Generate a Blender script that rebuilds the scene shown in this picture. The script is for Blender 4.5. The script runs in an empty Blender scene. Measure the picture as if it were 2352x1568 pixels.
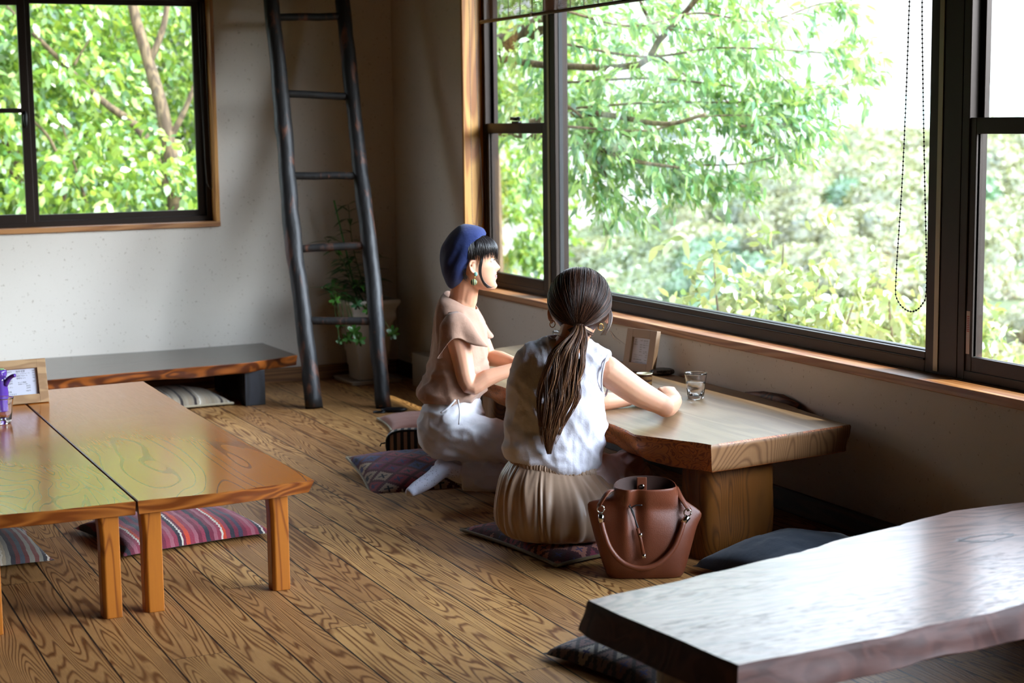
import bpy, bmesh, math, random
import numpy as np
from math import sin, cos, pi, radians, sqrt, atan2
from mathutils import Vector, Matrix, noise

S = bpy.context.scene
COL = S.collection
rnd = random.Random(7)
npr = np.random.RandomState(11)

# ---------------------------------------------------------------- camera model
YAW, PITCH, ROLL, FPX = radians(25.141), radians(7.4342), radians(-0.6977), 3841.6
CX, CY, CAMH = 1176.0, 784.0, 1.45
cf = np.array([sin(YAW)*cos(PITCH), cos(YAW)*cos(PITCH), -sin(PITCH)])
_r = np.array([cos(YAW), -sin(YAW), 0.0]); _u = np.cross(_r, cf)
cr = cos(ROLL)*_r + sin(ROLL)*_u
cu = -sin(ROLL)*_r + cos(ROLL)*_u
CAM = np.array([0, 0, CAMH])
RV = _r.copy()                                   # horizontal "right" of the view
FV = np.array([sin(YAW), cos(YAW), 0.0])         # horizontal "away"
UP = np.array([0, 0, 1.0])
def ray(x, y): return cf + (x-CX)/FPX*cr - (y-CY)/FPX*cu
def at(x, y, d): return CAM + ray(x, y)*d
def on(x, y, ax, val):
    d = ray(x, y); i = 'xyz'.index(ax); return CAM + d*(val-CAM[i])/d[i]

# ---------------------------------------------------------------- materials
def lin(c):
    if isinstance(c, str):
        c = c.lstrip('#'); c = [int(c[i:i+2], 16)/255 for i in (0, 2, 4)]
    return tuple(((v/12.92) if v <= .04045 else ((v+.055)/1.055)**2.4) for v in c[:3]) + (1,)
class NT:
    def __init__(s, name):
        s.m = bpy.data.materials.new(name); s.m.use_nodes = True
        s.t = s.m.node_tree; s.t.nodes.clear()
        s.out = s.n('ShaderNodeOutputMaterial')
    def n(s, typ, **kw):
        nd = s.t.nodes.new(typ)
        for k, v in kw.items():
            if k.startswith('i_'):
                key = k[2:]; key = int(key) if key.isdigit() else key.replace('_', ' ')
                s.set(nd.inputs[key], v)
            else: setattr(nd, k, v)
        return nd
    def set(s, inp, v):
        if isinstance(v, bpy.types.NodeSocket): s.t.links.new(v, inp)
        elif isinstance(v, bpy.types.Node): s.t.links.new(v.outputs[0], inp)
        else: inp.default_value = v
    def math(s, op, a, b=None, c=None, clamp=False):
        nd = s.t.nodes.new('ShaderNodeMath'); nd.operation = op; nd.use_clamp = clamp
        s.set(nd.inputs[0], a)
        if b is not None: s.set(nd.inputs[1], b)
        if c is not None: s.set(nd.inputs[2], c)
        return nd.outputs[0]
    def mix(s, f, a, b, mode='MIX'):
        nd = s.t.nodes.new('ShaderNodeMix'); nd.data_type = 'RGBA'; nd.blend_type = mode
        s.set(nd.inputs[0], f); s.set(nd.inputs[6], a); s.set(nd.inputs[7], b)
        return nd.outputs[2]
    def coord(s, which='Object'): return s.n('ShaderNodeTexCoord').outputs[which]
    def mapping(s, v, scale=(1, 1, 1), loc=(0, 0, 0), rot=(0, 0, 0)):
        return s.n('ShaderNodeMapping', i_Vector=v, i_Scale=scale, i_Location=loc, i_Rotation=rot).outputs[0]
    def noise(s, v, scale=5, detail=2, rough=.5, dist=0, w=None):
        nd = s.n('ShaderNodeTexNoise')
        if w is not None: nd.noise_dimensions = '4D'; s.set(nd.inputs['W'], w)
        s.set(nd.inputs['Vector'], v); nd.inputs['Scale'].default_value = scale
        nd.inputs['Detail'].default_value = detail; nd.inputs['Roughness'].default_value = rough
        nd.inputs['Distortion'].default_value = dist
        return nd.outputs[0]
    def ramp(s, f, stops, interp='LINEAR'):
        nd = s.n('ShaderNodeValToRGB', i_Fac=f); r = nd.color_ramp; r.interpolation = interp
        while len(r.elements) < len(stops): r.elements.new(.5)
        for e, (p, c) in zip(r.elements, stops):
            e.position = p; e.color = c if len(c) == 4 else lin(c)
        return nd.outputs[0]
    def xyz(s, v):
        nd = s.n('ShaderNodeSeparateXYZ', i_Vector=v); return nd.outputs
    def bump(s, h, strength=.3, dist=.002, normal=None):
        nd = s.n('ShaderNodeBump', i_Height=h); nd.inputs['Strength'].default_value = strength
        nd.inputs['Distance'].default_value = dist
        if normal is not None: s.set(nd.inputs['Normal'], normal)
        return nd.outputs[0]
    def bsdf(s, color, rough=.5, normal=None, **kw):
        b = s.n('ShaderNodeBsdfPrincipled'); s.set(b.inputs['Base Color'], color)
        s.set(b.inputs['Roughness'], rough)
        if normal is not None: s.set(b.inputs['Normal'], normal)
        for k, v in kw.items(): s.set(b.inputs[k.replace('_', ' ')], v)
        s.t.links.new(b.outputs[0], s.out.inputs[0]); return b

def plain(name, col, rough=.5, **kw):
    n = NT(name); n.bsdf(lin(col), rough, **kw); return n.m
def cloth(name, col, rough=.9, weave=900, wr=.35, **kw):
    n = NT(name); c = n.coord()
    w = n.noise(n.mapping(c, (1, 1, 1)), 22, 4, .6)
    fine = n.noise(c, weave, 2)
    colr = n.mix(n.math('MULTIPLY', fine, .25), lin(col), tuple(v*.72 for v in lin(col)[:3])+(1,))
    h = n.math('ADD', n.math('MULTIPLY', w, wr), n.math('MULTIPLY', fine, .06))
    n.bsdf(colr, rough, n.bump(h, .6, .012), Sheen_Weight=.15, **kw); return n.m
def wood(name, light, dark, axis='y', across=5.0, along=.8, rings=14, rough=.35, coat=0, bump=.15,
         thin=False, mid=None, fibre=.25, var=.25, detail=1.5, dist=.4, sharp=(.25, .75), seed=0.0, spec=.5, blotch=.25):
    n = NT(name); c = n.coord()
    sc = {'x': (along, across, across), 'y': (across, along, across), 'z': (across, across, along)}[axis]
    v = n.mapping(c, sc, (seed*3.1, seed*1.7, seed*2.3))
    f = n.noise(v, 1.0, detail, .45, dist)
    r = n.math('FRACT', n.math('MULTIPLY', f, rings))
    tri = n.math('ABSOLUTE', n.math('MULTIPLY_ADD', r, 2, -1))
    if thin: a = n.ramp(tri, [(0, (1, 1, 1, 1)), (sharp[0], (0, 0, 0, 1)), (1, (0, 0, 0, 1))])
    else: a = n.ramp(tri, [(sharp[0], (1, 1, 1, 1)), (sharp[1], (0, 0, 0, 1))])
    fs = {'x': (12, 260, 260), 'y': (260, 12, 260), 'z': (260, 260, 12)}[axis]
    fb = n.noise(n.mapping(c, fs), 1, 2, .6)
    col = n.mix(a, lin(light), lin(dark))
    col = n.mix(n.math('MULTIPLY', fb, fibre), col, lin(dark))
    big = n.noise(n.mapping(c, tuple(v*.6 for v in sc)), 1, 3)
    col = n.mix(n.ramp(big, [(.35, (0, 0, 0, 1)), (.7, (blotch,)*3+(1,))]), col, lin(mid or dark))
    h = n.math('ADD', n.math('MULTIPLY', a, -.5), n.math('MULTIPLY', fb, .5))
    kw = dict(Coat_Weight=coat, Coat_Roughness=.10) if coat else {}
    n.bsdf(col, n.math('MULTIPLY_ADD', fb, .15, rough-.06), n.bump(h, bump, .0015), Specular_IOR_Level=spec, **kw)
    return n.m

# ---------------------------------------------------------------- geometry
class Geo:
    def __init__(s): s.v = []; s.f = []; s.mi = []
    def add(s, verts, faces, mi=0):
        o = len(s.v); s.v.extend([tuple(map(float, p)) for p in verts])
        s.f.extend([tuple(i+o for i in f) for f in faces]); s.mi.extend([mi]*len(faces)); return s
    def box(s, lo, hi, mi=0):
        x0, y0, z0 = lo; x1, y1, z1 = hi
        v = [(x0,y0,z0),(x1,y0,z0),(x1,y1,z0),(x0,y1,z0),(x0,y0,z1),(x1,y0,z1),(x1,y1,z1),(x0,y1,z1)]
        return s.add(v, [(0,3,2,1),(4,5,6,7),(0,1,5,4),(1,2,6,5),(2,3,7,6),(3,0,4,7)], mi)
    def obox(s, c, ax, ay, az, mi=0):      # centre and three half-axis vectors
        c, ax, ay, az = map(np.array, (c, ax, ay, az))
        v = [c+i*ax+j*ay+k*az for k in (-1, 1) for (i, j) in ((-1,-1),(1,-1),(1,1),(-1,1))]
        return s.add(v, [(0,3,2,1),(4,5,6,7),(0,1,5,4),(1,2,6,5),(2,3,7,6),(3,0,4,7)], mi)
    def loft(s, rings, cap=True, mi=0, closed=True):
        n = len(rings[0]); vs = [p for r in rings for p in r]; fs = []
        for i in range(len(rings)-1):
            for j in range(n if closed else n-1):
                k = (j+1) % n
                fs.append((i*n+j, i*n+k, (i+1)*n+k, (i+1)*n+j))
        if cap:
            fs.append(tuple(range(n-1, -1, -1))); m = (len(rings)-1)*n
            fs.append(tuple(range(m, m+n)))
        return s.add(vs, fs, mi)
    def tube(s, pts, rad, n=10, mi=0, cap=True, flat=None, smooth=True):
        pts = [np.array(p, float) for p in pts]
        if not hasattr(rad, '__len__'): rad = [rad]*len(pts)
        rings = []; prev = None
        for i, p in enumerate(pts):
            t = pts[min(i+1, len(pts)-1)] - pts[max(i-1, 0)]; t = t/(np.linalg.norm(t)+1e-9)
            if prev is None:
                a = np.array([0, 0, 1.0]) if abs(t[2]) < .9 else np.array([1.0, 0, 0])
                nrm = np.cross(t, a)
            else: nrm = prev - t*np.dot(prev, t)
            nrm /= np.linalg.norm(nrm)+1e-9; prev = nrm; b = np.cross(t, nrm)
            k = flat if flat else 1
            rings.append([p + rad[i]*(cos(2*pi*j/n)*nrm + k*sin(2*pi*j/n)*b) for j in range(n)])
        return s.loft(rings, cap, mi)
    def lathe(s, prof, c=(0, 0, 0), n=32, mi=0, cap=True, fn=None):
        rings = []
        for (r, z) in prof:
            rings.append([(c[0]+(r*(fn(2*pi*j/n, z) if fn else 1))*cos(2*pi*j/n), c[1]+(r*(fn(2*pi*j/n, z) if fn else 1))*sin(2*pi*j/n), c[2]+z) for j in range(n)])
        return s.loft(rings, cap, mi)
    def ball(s, c, r, n=10, m=7, mi=0, ax=None):
        ax = ax or (np.array([1, 0, 0]), np.array([0, 1, 0]), np.array([0, 0, 1]))
        r = r if hasattr(r, '__len__') else (r, r, r); c = np.array(c); R = []
        for i in range(m+1):
            th = -pi/2 + pi*i/m; cc = max(cos(th), .02)
            R.append([c + ax[0]*r[0]*cc*cos(2*pi*j/n) + ax[1]*r[1]*cc*sin(2*pi*j/n) + ax[2]*r[2]*sin(th) for j in range(n)])
        return s.loft(R, True, mi)
    def torus(s, c, R, r, ax, ay, n=24, m=8, mi=0, a0=0, a1=2*pi):
        c, ax, ay = map(np.array, (c, ax, ay)); pts = [c+R*(cos(a)*ax+sin(a)*ay) for a in np.linspace(a0, a1, n)]
        return s.tube(pts, r, m, mi)
def spline(pts, n=24):
    P = [np.array(p, float) for p in pts]; P = [2*P[0]-P[1]] + P + [2*P[-1]-P[-2]]; out = []
    seg = len(P)-3
    for k in range(n):
        t = k/(n-1)*seg; i = min(int(t), seg-1); u = t-i
        a, b, c, d = P[i:i+4]
        out.append(.5*((2*b)+(-a+c)*u+(2*a-5*b+4*c-d)*u*u+(-a+3*b-3*c+d)*u**3))
    return out

def setp(o, label=None, cat=None, group=None, kind=None):
    if label: o['label'] = label
    if cat: o['category'] = cat
    if group: o['group'] = group
    if kind: o['kind'] = kind
    return o
def thing(name, loc, label, cat, group=None, rz=0):
    o = bpy.data.objects.new(name, None); COL.objects.link(o); o.location = Vector(loc)
    o.rotation_euler = (0, 0, rz); o.empty_display_size = .1
    return setp(o, label, cat, group)
def wloc(o):
    l = Vector((0, 0, 0))
    while o: l = l + o.location; o = o.parent
    return l
def mk(name, g, mats, parent=None, smooth=True, bevel=0, origin=None, label=None, local=False, auto=None, subs=0):
    """one mesh object from a Geo; vertices are given in world space (local=True: in the parent's space)"""
    me = bpy.data.meshes.new(name)
    mats = mats if isinstance(mats, (list, tuple)) else [mats]
    if parent is not None and not local: off = np.array(wloc(parent))
    elif parent is not None: off = np.zeros(3)
    elif origin is not None: off = np.array(origin, float)
    else:
        V = np.array(g.v); off = np.array([(V[:, 0].min()+V[:, 0].max())/2, (V[:, 1].min()+V[:, 1].max())/2, V[:, 2].min()])
    me.from_pydata([tuple(np.array(p)-off) for p in g.v], [], g.f)
    for m in mats: me.materials.append(m)
    me.polygons.foreach_set('material_index', g.mi)
    me.validate(); me.update()
    bm = bmesh.new(); bm.from_mesh(me); bmesh.ops.recalc_face_normals(bm, faces=bm.faces); bm.to_mesh(me); bm.free()
    if smooth: me.polygons.foreach_set('use_smooth', [True]*len(me.polygons))
    o = bpy.data.objects.new(name, me); COL.objects.link(o)
    if parent is not None: o.parent = parent
    else: o.location = Vector(off)
    if bevel:
        b = o.modifiers.new('bevel', 'BEVEL'); b.width = bevel; b.segments = 2; b.limit_method = 'ANGLE'; b.angle_limit = radians(35)
        if smooth:
            me.polygons.foreach_set('use_smooth', [False]*len(me.polygons))
    if subs:
        b = o.modifiers.new('sub', 'SUBSURF'); b.levels = subs; b.render_levels = subs
    if smooth and auto and not bevel:
        try: me.set_sharp_from_angle(angle=radians(auto))
        except Exception: pass
    if label: o['label'] = label
    return o
def bake(o):
    """replace a mesh by its modified result"""
    dg = bpy.context.evaluated_depsgraph_get(); ev = o.evaluated_get(dg)
    me = bpy.data.meshes.new_from_object(ev, depsgraph=dg)
    old = o.data; o.modifiers.clear(); o.data = me; me.name = old.name
    return o
def remesh(o, voxel=.004, it=4, fac=.5):
    r = o.modifiers.new('r', 'REMESH'); r.mode = 'VOXEL'; r.voxel_size = voxel; r.use_smooth_shade = True
    s = o.modifiers.new('s', 'SMOOTH'); s.iterations = it; s.factor = fac
    bpy.context.view_layer.update()
    mats = [m for m in o.data.materials]
    bake(o)
    if not o.data.materials:
        for m in mats: o.data.materials.append(m)
    o.data.polygons.foreach_set('use_smooth', [True]*len(o.data.polygons))
    return o
def displace(o, fn):
    """push every vertex along its normal by fn(world position)"""
    me = o.data; n = len(me.vertices); co = np.empty(n*3); me.vertices.foreach_get('co', co); co = co.reshape(-1, 3)
    nr = np.empty(n*3); me.vertices.foreach_get('normal', nr); nr = nr.reshape(-1, 3)
    off = np.array(wloc(o)); d = np.array([fn(p) for p in co+off])
    me.vertices.foreach_set('co', (co+nr*d[:, None]).ravel()); me.update()
def fastmesh(name, V, F, mats, parent=None, origin=(0, 0, 0), mi=None, smooth=False):
    me = bpy.data.meshes.new(name); k = F.shape[1]
    me.vertices.add(len(V)); me.vertices.foreach_set('co', (V-np.array(origin)).astype(np.float32).ravel())
    me.loops.add(F.size); me.loops.foreach_set('vertex_index', F.astype(np.int32).ravel())
    me.polygons.add(len(F)); me.polygons.foreach_set('loop_start', np.arange(0, F.size, k, dtype=np.int32))
    for m in mats: me.materials.append(m)
    if mi is not None: me.polygons.foreach_set('material_index', mi.astype(np.int32))
    me.update(calc_edges=True)
    if smooth: me.polygons.foreach_set('use_smooth', [True]*len(F))
    o = bpy.data.objects.new(name, me); COL.objects.link(o)
    if parent is not None: o.parent = parent
    else: o.location = Vector(origin)
    return o
def N3(p, s, seed=0): return noise.noise(Vector((p[0]*s+seed, p[1]*s+seed*1.3, p[2]*s-seed)))
SKY, SUN, SUNDIR, EXPO = 4.4, 3.1, (-.42, .38, -.82), 1.05
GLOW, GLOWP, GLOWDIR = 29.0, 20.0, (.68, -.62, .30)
# ================================================================ materials of the room
W, B = 3.53, 9.10            # inner faces of the window wall (x) and of the back wall (y)
XL, YN, HC = -2.6, -1.6, 2.75
M = {}
def floor_mat():
    n = NT('floor_boards'); c = n.coord('Object'); X, Y, Z = n.xyz(c)
    w = .1555
    ix = n.math('FLOOR', n.math('DIVIDE', n.math('SUBTRACT', X, .096), w))
    fx = n.math('FRACT', n.math('DIVIDE', n.math('SUBTRACT', X, .096), w))
    wn = n.n('ShaderNodeTexWhiteNoise', noise_dimensions='1D', i_W=ix).outputs[0]
    yy = n.math('DIVIDE', n.math('ADD', Y, n.math('MULTIPLY', wn, 9.0)), 1.82)
    iy = n.math('FLOOR', yy); fy = n.math('FRACT', yy)
    idn = n.math('ADD', n.math('MULTIPLY', ix, 3.37), n.math('MULTIPLY', iy, 7.91))
    rv = n.n('ShaderNodeTexWhiteNoise', noise_dimensions='1D', i_W=idn).outputs[0]
    f = n.noise(n.mapping(c, (8.6, .60, 1)), 1, 1.7, .5, .12, w=idn)
    r = n.math('FRACT', n.math('MULTIPLY', f, 34))
    tri = n.math('ABSOLUTE', n.math('MULTIPLY_ADD', r, 2, -1))
    warp = n.noise(n.mapping(c, (60, 9, 1)), 1, 2, .6)
    a = n.ramp(n.math('ADD', tri, n.math('MULTIPLY', n.math('SUBTRACT', warp, .5), .45)), [(.08, (1, 1, 1, 1)), (.55, (0, 0, 0, 1))])
    fb = n.noise(n.mapping(c, (330, 14, 1)), 1, 3, .65)
    blot = n.noise(n.mapping(c, (7, 2.2, 1)), 1, 4, .6)
    light = n.mix(rv, lin('#dba968'), lin('#b98450')); dark = n.mix(rv, lin('#74451d'), lin('#6b3d18')); light = n.mix(n.math('MULTIPLY', n.n('ShaderNodeTexWhiteNoise', noise_dimensions='1D', i_W=n.math('ADD', idn, 3.3)).outputs[0], .35), light, lin('#94683c'))
    col = n.mix(a, light, dark)
    col = n.mix(n.math('MULTIPLY', fb, .3), col, lin('#6a421f'))
    col = n.mix(n.ramp(blot, [(.42, (0, 0, 0, 1)), (.72, (.45, .45, .45, 1))]), col, lin('#7a5330'))
    gx = n.math('MINIMUM', fx, n.math('SUBTRACT', 1, fx)); gy = n.math('MINIMUM', fy, n.math('SUBTRACT', 1, fy))
    gapx = n.math('LESS_THAN', gx, .017); gapy = n.math('LESS_THAN', gy, .0007)
    gap = n.math('MAXIMUM', gapx, gapy)
    col = n.mix(gap, col, lin('#1a0f08'))
    h = n.math('SUBTRACT', n.math('ADD', n.math('MULTIPLY', a, .35), n.math('MULTIPLY', fb, .4)), n.math('MULTIPLY', gap, 2.5))
    n.bsdf(col, n.math('MULTIPLY_ADD', fb, .2, .36), n.bump(h, .5, .0016), Specular_IOR_Level=.42)
    return n.m
def plaster():
    n = NT('plaster'); c = n.coord()
    a = n.noise(c, 160, 3, .6); b = n.noise(c, 2.2, 3)
    sp = n.ramp(n.noise(c, 70, 1), [(.70, (0, 0, 0, 1)), (.76, (.5, .5, .5, 1))])
    col = n.mix(b, lin('#d6cfc4'), lin('#ccc4b8')); col = n.mix(sp, col, lin('#8d7c66'))
    n.bsdf(col, .92, n.bump(a, .25, .002), Specular_IOR_Level=.15); return n.m
M['floor'] = floor_mat(); M['plaster'] = plaster()
M['ceil'] = wood('ceiling_boards', '#3d2a1a', '#24170e', 'y', 4, .5, 9, .6)
M['sillw'] = wood('sill_pine', '#bd8a58', '#8c5526', 'y', 16, .5, 9, .42, bump=.2, seed=2, fibre=.4)
M['jambw'] = wood('jamb_pine', '#d59c4d', '#9c5f22', 'z', 12, .9, 6, .42, bump=.08, seed=4, fibre=.2)
M['sillx'] = wood('sill_pine_back', '#b98450', '#8c5829', 'x', 16, .5, 9, .42, bump=.2, seed=6, fibre=.4)
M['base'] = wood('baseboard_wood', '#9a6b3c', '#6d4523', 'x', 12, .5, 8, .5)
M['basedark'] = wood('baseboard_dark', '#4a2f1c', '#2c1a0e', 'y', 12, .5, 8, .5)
M['alu'] = plain('bronze_aluminium', '#2a201a', .38, Metallic=.5, Specular_IOR_Level=.4)
M['alul'] = plain('bronze_aluminium_track', '#8a7d66', .35, Metallic=.6)
M['gasket'] = plain('rubber_gasket', '#0c0b0a', .6)
M['black'] = plain('black_plastic', '#0e0e10', .4)
M['gasketlt'] = plain('glazing_bead', '#b9cfc8', .4)
def glass_pane():
    n = NT('window_glass')
    lw = n.n('ShaderNodeLayerWeight', i_Blend=.5).outputs['Facing']; fr = n.math('MULTIPLY_ADD', n.math('POWER', lw, 5.0), .96, .04)
    t = n.n('ShaderNodeBsdfTransparent', i_Color=(.985, .995, .99, 1)); g = n.n('ShaderNodeBsdfGlossy', i_Color=(1, 1, 1, 1), i_Roughness=.01)
    m = n.n('ShaderNodeMixShader', i_Fac=fr, i_1=t.outputs[0], i_2=g.outputs[0])
    n.t.links.new(m.outputs[0], n.out.inputs[0]); return n.m
M['pane'] = glass_pane()
def clear_glass():
    n = NT('tumbler_glass')
    n.bsdf((1, 1, 1, 1), .0, Transmission_Weight=1.0, IOR=1.45, Specular_IOR_Level=.5); return n.m
M['glass'] = clear_glass()
n_ = NT('water'); n_.bsdf((1, 1, 1, 1), 0, Transmission_Weight=1.0, IOR=1.33); M['water'] = n_.m

# ================================================================ room shell
def structure(name, g, m, **kw):
    o = mk(name, g, m, smooth=False, **kw); o['kind'] = 'structure'; return o
T = .16
structure('floor', Geo().box((XL-T, YN-T, -.1), (W+T, B+T, 0)), M['floor'], origin=(0, 0, 0))
structure('ceiling', Geo().box((XL-T, YN-T, HC), (W+T, B+T, HC+.1)), M['ceil'])
def wall_with_holes(axis, p0, p1, a0, a1, z0, z1, holes):
    """wall slab perpendicular to `axis`, spanning a0..a1 sideways, with rectangular holes (a0,a1,z0,z1)"""
    g = Geo(); cuts = sorted(set([a0, a1]+[v for h in holes for v in h[:2]]))
    for i in range(len(cuts)-1):
        lo, hi = cuts[i], cuts[i+1]; m = (lo+hi)/2; zs = [(z0, z1)]
        for h in holes:
            if h[0] < m < h[1]:
                zs = [s for (u, v) in zs for s in ((u, min(v, h[2])), (max(u, h[3]), v)) if s[1]-s[0] > 1e-4]
        for (u, v) in zs:
            if axis == 'x': g.box((p0, lo, u), (p1, hi, v))
            else: g.box((lo, p0, u), (hi, p1, v))
    return g
WZ0, WZ1 = .585, 2.30        # window-wall opening
WY0, WY1 = -1.2, 8.08
structure('wall_right', wall_with_holes('x', W, W+T, YN, B+T, 0, HC, [(WY0, WY1, WZ0, WZ1)]), M['plaster'])
BX0, BX1, BZ0, BZ1 = .15, 2.47, .915, 2.17
structure('wall_back', wall_with_holes('y', B, B+T, XL, W, 0, HC, [(BX0, BX1, BZ0, BZ1)]), M['plaster'])
structure('wall_left', wall_with_holes('x', XL-T, XL, YN, B+T, 0, HC, []), M['ceil'])
structure('wall_near', wall_with_holes('y', YN-T, YN, XL, W, 0, HC, []), M['ceil'])
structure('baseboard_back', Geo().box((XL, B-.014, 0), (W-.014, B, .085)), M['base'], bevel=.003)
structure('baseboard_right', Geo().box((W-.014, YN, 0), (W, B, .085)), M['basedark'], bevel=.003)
# unseen eaves, added so the sky lights the room only from low down
structure('trim_eaves_added', Geo().box((W+T, YN-1, 2.60), (W+T+.80, B+T+.9, 2.70)).box((XL-1, B+T, 2.60), (W+T, B+T+.9, 2.70)), M['ceil'])

# ---------------------------------------------------------------- window wall (right)
sill = structure('trim_sill_right', Geo().box((W-.025, WY0-.02, WZ0-.014), (W+.155, WY1, WZ0+.018)), M['sillw'], bevel=.003)
structure('trim_jamb_right', Geo().box((W-.012, WY1-.022, WZ0+.018), (W+.13, WY1, WZ1)), M['jambw'], bevel=.002)
structure('trim_head_right', Geo().box((W-.012, WY0, WZ1-.022), (W+.12, WY1-.022, WZ1)), M['jambw'], bevel=.002)
FX = W+.13                    # plane of the aluminium frames
def sash(g, y0, y1, z0, z1, x, st, rl, d=.022):
    """rectangular frame: stile width st, rail height rl, in the plane x"""
    g.box((x-d/2, y0, z0), (x+d/2, y0+st, z1)); g.box((x-d/2, y1-st, z0), (x+d/2, y1, z1))
    g.box((x-d/2, y0+st, z0), (x+d/2, y1-st, z0+rl)); g.box((x-d/2, y0+st, z1-rl), (x+d/2, y1-st, z1)); return g
SZ = WZ0+.018                 # top of the sill
def vpost(y0, y1, g, glt):
    g.box((FX-.035, y0, SZ), (FX+.035, y1, WZ1-.02))
    m = (y0+y1)/2
    glt.box((FX-.0385, m+.012, SZ+.01), (FX-.0352, m+.034, WZ1-.02)); 
def dh_unit(name, y0, y1, label=None):
    """single-hung unit: outer frame, fixed upper sash, lower sash standing inside"""
    w = bpy.data.objects.new(name, None); COL.objects.link(w); w.location = (FX, (y0+y1)/2, SZ); w['kind'] = 'structure'
    zm = 1.425
    mk('frame', sash(Geo(), y0, y1, SZ, WZ1-.02, FX+.004, .035, .03, .075), M['alu'], w, smooth=False, bevel=.002)
    mk('upper_sash', sash(Geo(), y0+.03, y1-.03, zm-.02, WZ1-.04, FX+.018, .026, .03), M['alu'], w, smooth=False, bevel=.002)
    g = Geo().box((FX+.015, y0+.055, zm+.01), (FX+.019, y1-.055, WZ1-.07)); mk('upper_pane', g, M['pane'], w, smooth=False)
    lower = mk('lower_sash', sash(Geo(), y0+.022, y1-.022, SZ+.025, zm+.025, FX-.016, .042, .052, .026), M['alu'], w, smooth=False, bevel=.002)
    mk('lower_pane', Geo().box((FX-.018, y0+.062, SZ+.075), (FX-.014, y1-.062, zm-.025)), M['pane'], w, smooth=False)
    gg = sash(Geo(), y0+.060, y1-.060, SZ+.073, zm-.023, FX-.0165, .004, .004, .009)
    mk('glazing_bead', gg, M['gasketlt'], w, smooth=False)
    ym = (y0+y1)/2
    g = Geo().box((FX-.03, ym-.03, zm+.024), (FX-.005, ym+.03, zm+.034)); g.obox((FX-.022, ym+.005, zm+.046), (.012, 0, 0), (0, .034, .002), (0, -.001, .008))
    g.ball((FX-.02, ym-.03, zm+.05), (.012, .016, .007))
    mk('latch', g, M['black'], lower)
    return w
mk_y = [8.055, 7.19]
w2 = dh_unit('window_2', 7.30, 8.058)
g = Geo(); gl = Geo(); vpost(7.21, 7.30, g, gl)
w3 = bpy.data.objects.new('window_3', None); COL.objects.link(w3); w3.location = (FX, 5.7, SZ); w3['kind'] = 'structure'
vpost(4.295, 4.455, g, gl)
g.box((FX-.035, 4.455, SZ), (FX+.035, 7.21, SZ+.068)); g.box((FX-.035, 4.455, WZ1-.06), (FX+.035, 7.21, WZ1-.02))
g.box((FX-.042, 4.455, SZ+.040), (FX-.035, 7.21, SZ+.046))
mk('frame', g, M['alu'], w3, smooth=False, bevel=.002); mk('track', gl, M['alul'], w3, smooth=False)
mk('glazing_bead', sash(Geo(), 4.453, 7.212, SZ+.066, WZ1-.058, FX-.004, .005, .005, .02), M['gasket'], w3, smooth=False)
mk('pane', Geo().box((FX-.003, 4.455, SZ+.066), (FX+.002, 7.21, WZ1-.06)), M['pane'], w3, smooth=False)
w4 = dh_unit('window_4', 3.40, 4.295)
# small printed sticker and screws on the right-hand unit
g = Geo().box((FX-.0302, 4.240, SZ+.085), (FX-.0294, 4.257, SZ+.225)); mk('sticker', g, plain('sticker_paper', '#cfc3c6', .5), w4, smooth=False)
g = Geo()
for k in range(9): g.box((FX-.0306, 4.243, SZ+.158+k*.006), (FX-.0301, 4.254, SZ+.161+k*.006))
mk('sticker_print', g, plain('sticker_ink', '#b5483f', .5), w4, smooth=False)
w5 = bpy.data.objects.new('window_5', None); COL.objects.link(w5); w5.location = (FX, 2.2, SZ); w5['kind'] = 'structure'
mk('frame', sash(Geo(), -1.18, 3.40, SZ, WZ1-.02, FX, .06, .06, .07), M['alu'], w5, smooth=False, bevel=.002)
mk('pane', Geo().box((FX-.003, -1.12, SZ+.06), (FX+.002, 3.34, WZ1-.08)), M['pane'], w5, smooth=False)

# ---------------------------------------------------------------- back-wall window (left in the picture)
structure('trim_sill_back', Geo().box((BX0-.02, B-.022, BZ0-.012), (BX1+.018, B+.125, BZ0+.016)), M['sillx'], bevel=.003)
structure('trim_jamb_back', Geo().box((BX1-.003, B-.014, BZ0+.016), (BX1+.018, B+.125, BZ1)), M['jambw'], bevel=.002)
structure('trim_head_back', Geo().box((BX0, B-.014, BZ1-.006), (BX1+.018, B+.125, BZ1+.016)), M['sillx'], bevel=.002)
w1 = bpy.data.objects.new('window_1', None); COL.objects.link(w1); FY = B+.09; w1.location = (1.4, FY, BZ0); w1['kind'] = 'structure'
def sashx(g, x0, x1, z0, z1, y, st, rl, d=.022):
    g.box((x0, y-d/2, z0), (x0+st, y+d/2, z1)); g.box((x1-st, y-d/2, z0), (x1, y+d/2, z1))
    g.box((x0+st, y-d/2, z0), (x1-st, y+d/2, z0+rl)); g.box((x0+st, y-d/2, z1-rl), (x1-st, y+d/2, z1)); return g
z0 = BZ0+.016; z1 = BZ1-.006
mk('frame', sashx(Geo(), BX0, BX1-.003, z0, z1, FY+.01, .03, .03, .06), M['alu'], w1, smooth=False, bevel=.002)
mk('right_sash', sashx(Geo(), 1.485, BX1-.03, z0+.025, z1-.02, FY+.018, .045, .038), M['alu'], w1, smooth=False, bevel=.002)
mk('right_pane', Geo().box((1.53, FY+.016, z0+.06), (BX1-.075, FY+.020, z1-.058)), M['pane'], w1, smooth=False)
ls = mk('left_sash', sashx(Geo(), BX0+.03, 1.50, z0+.02, z1-.02, FY-.010, .042, .05).box((BX0+.06, FY-.014, 1.535), (1.46, FY-.006, 1.56)), M['alu'], w1, smooth=False, bevel=.002)
mk('left_pane', Geo().box((BX0+.07, FY-.012, z0+.065), (1.46, FY-.008, z1-.07)), M['pane'], w1, smooth=False)
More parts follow.
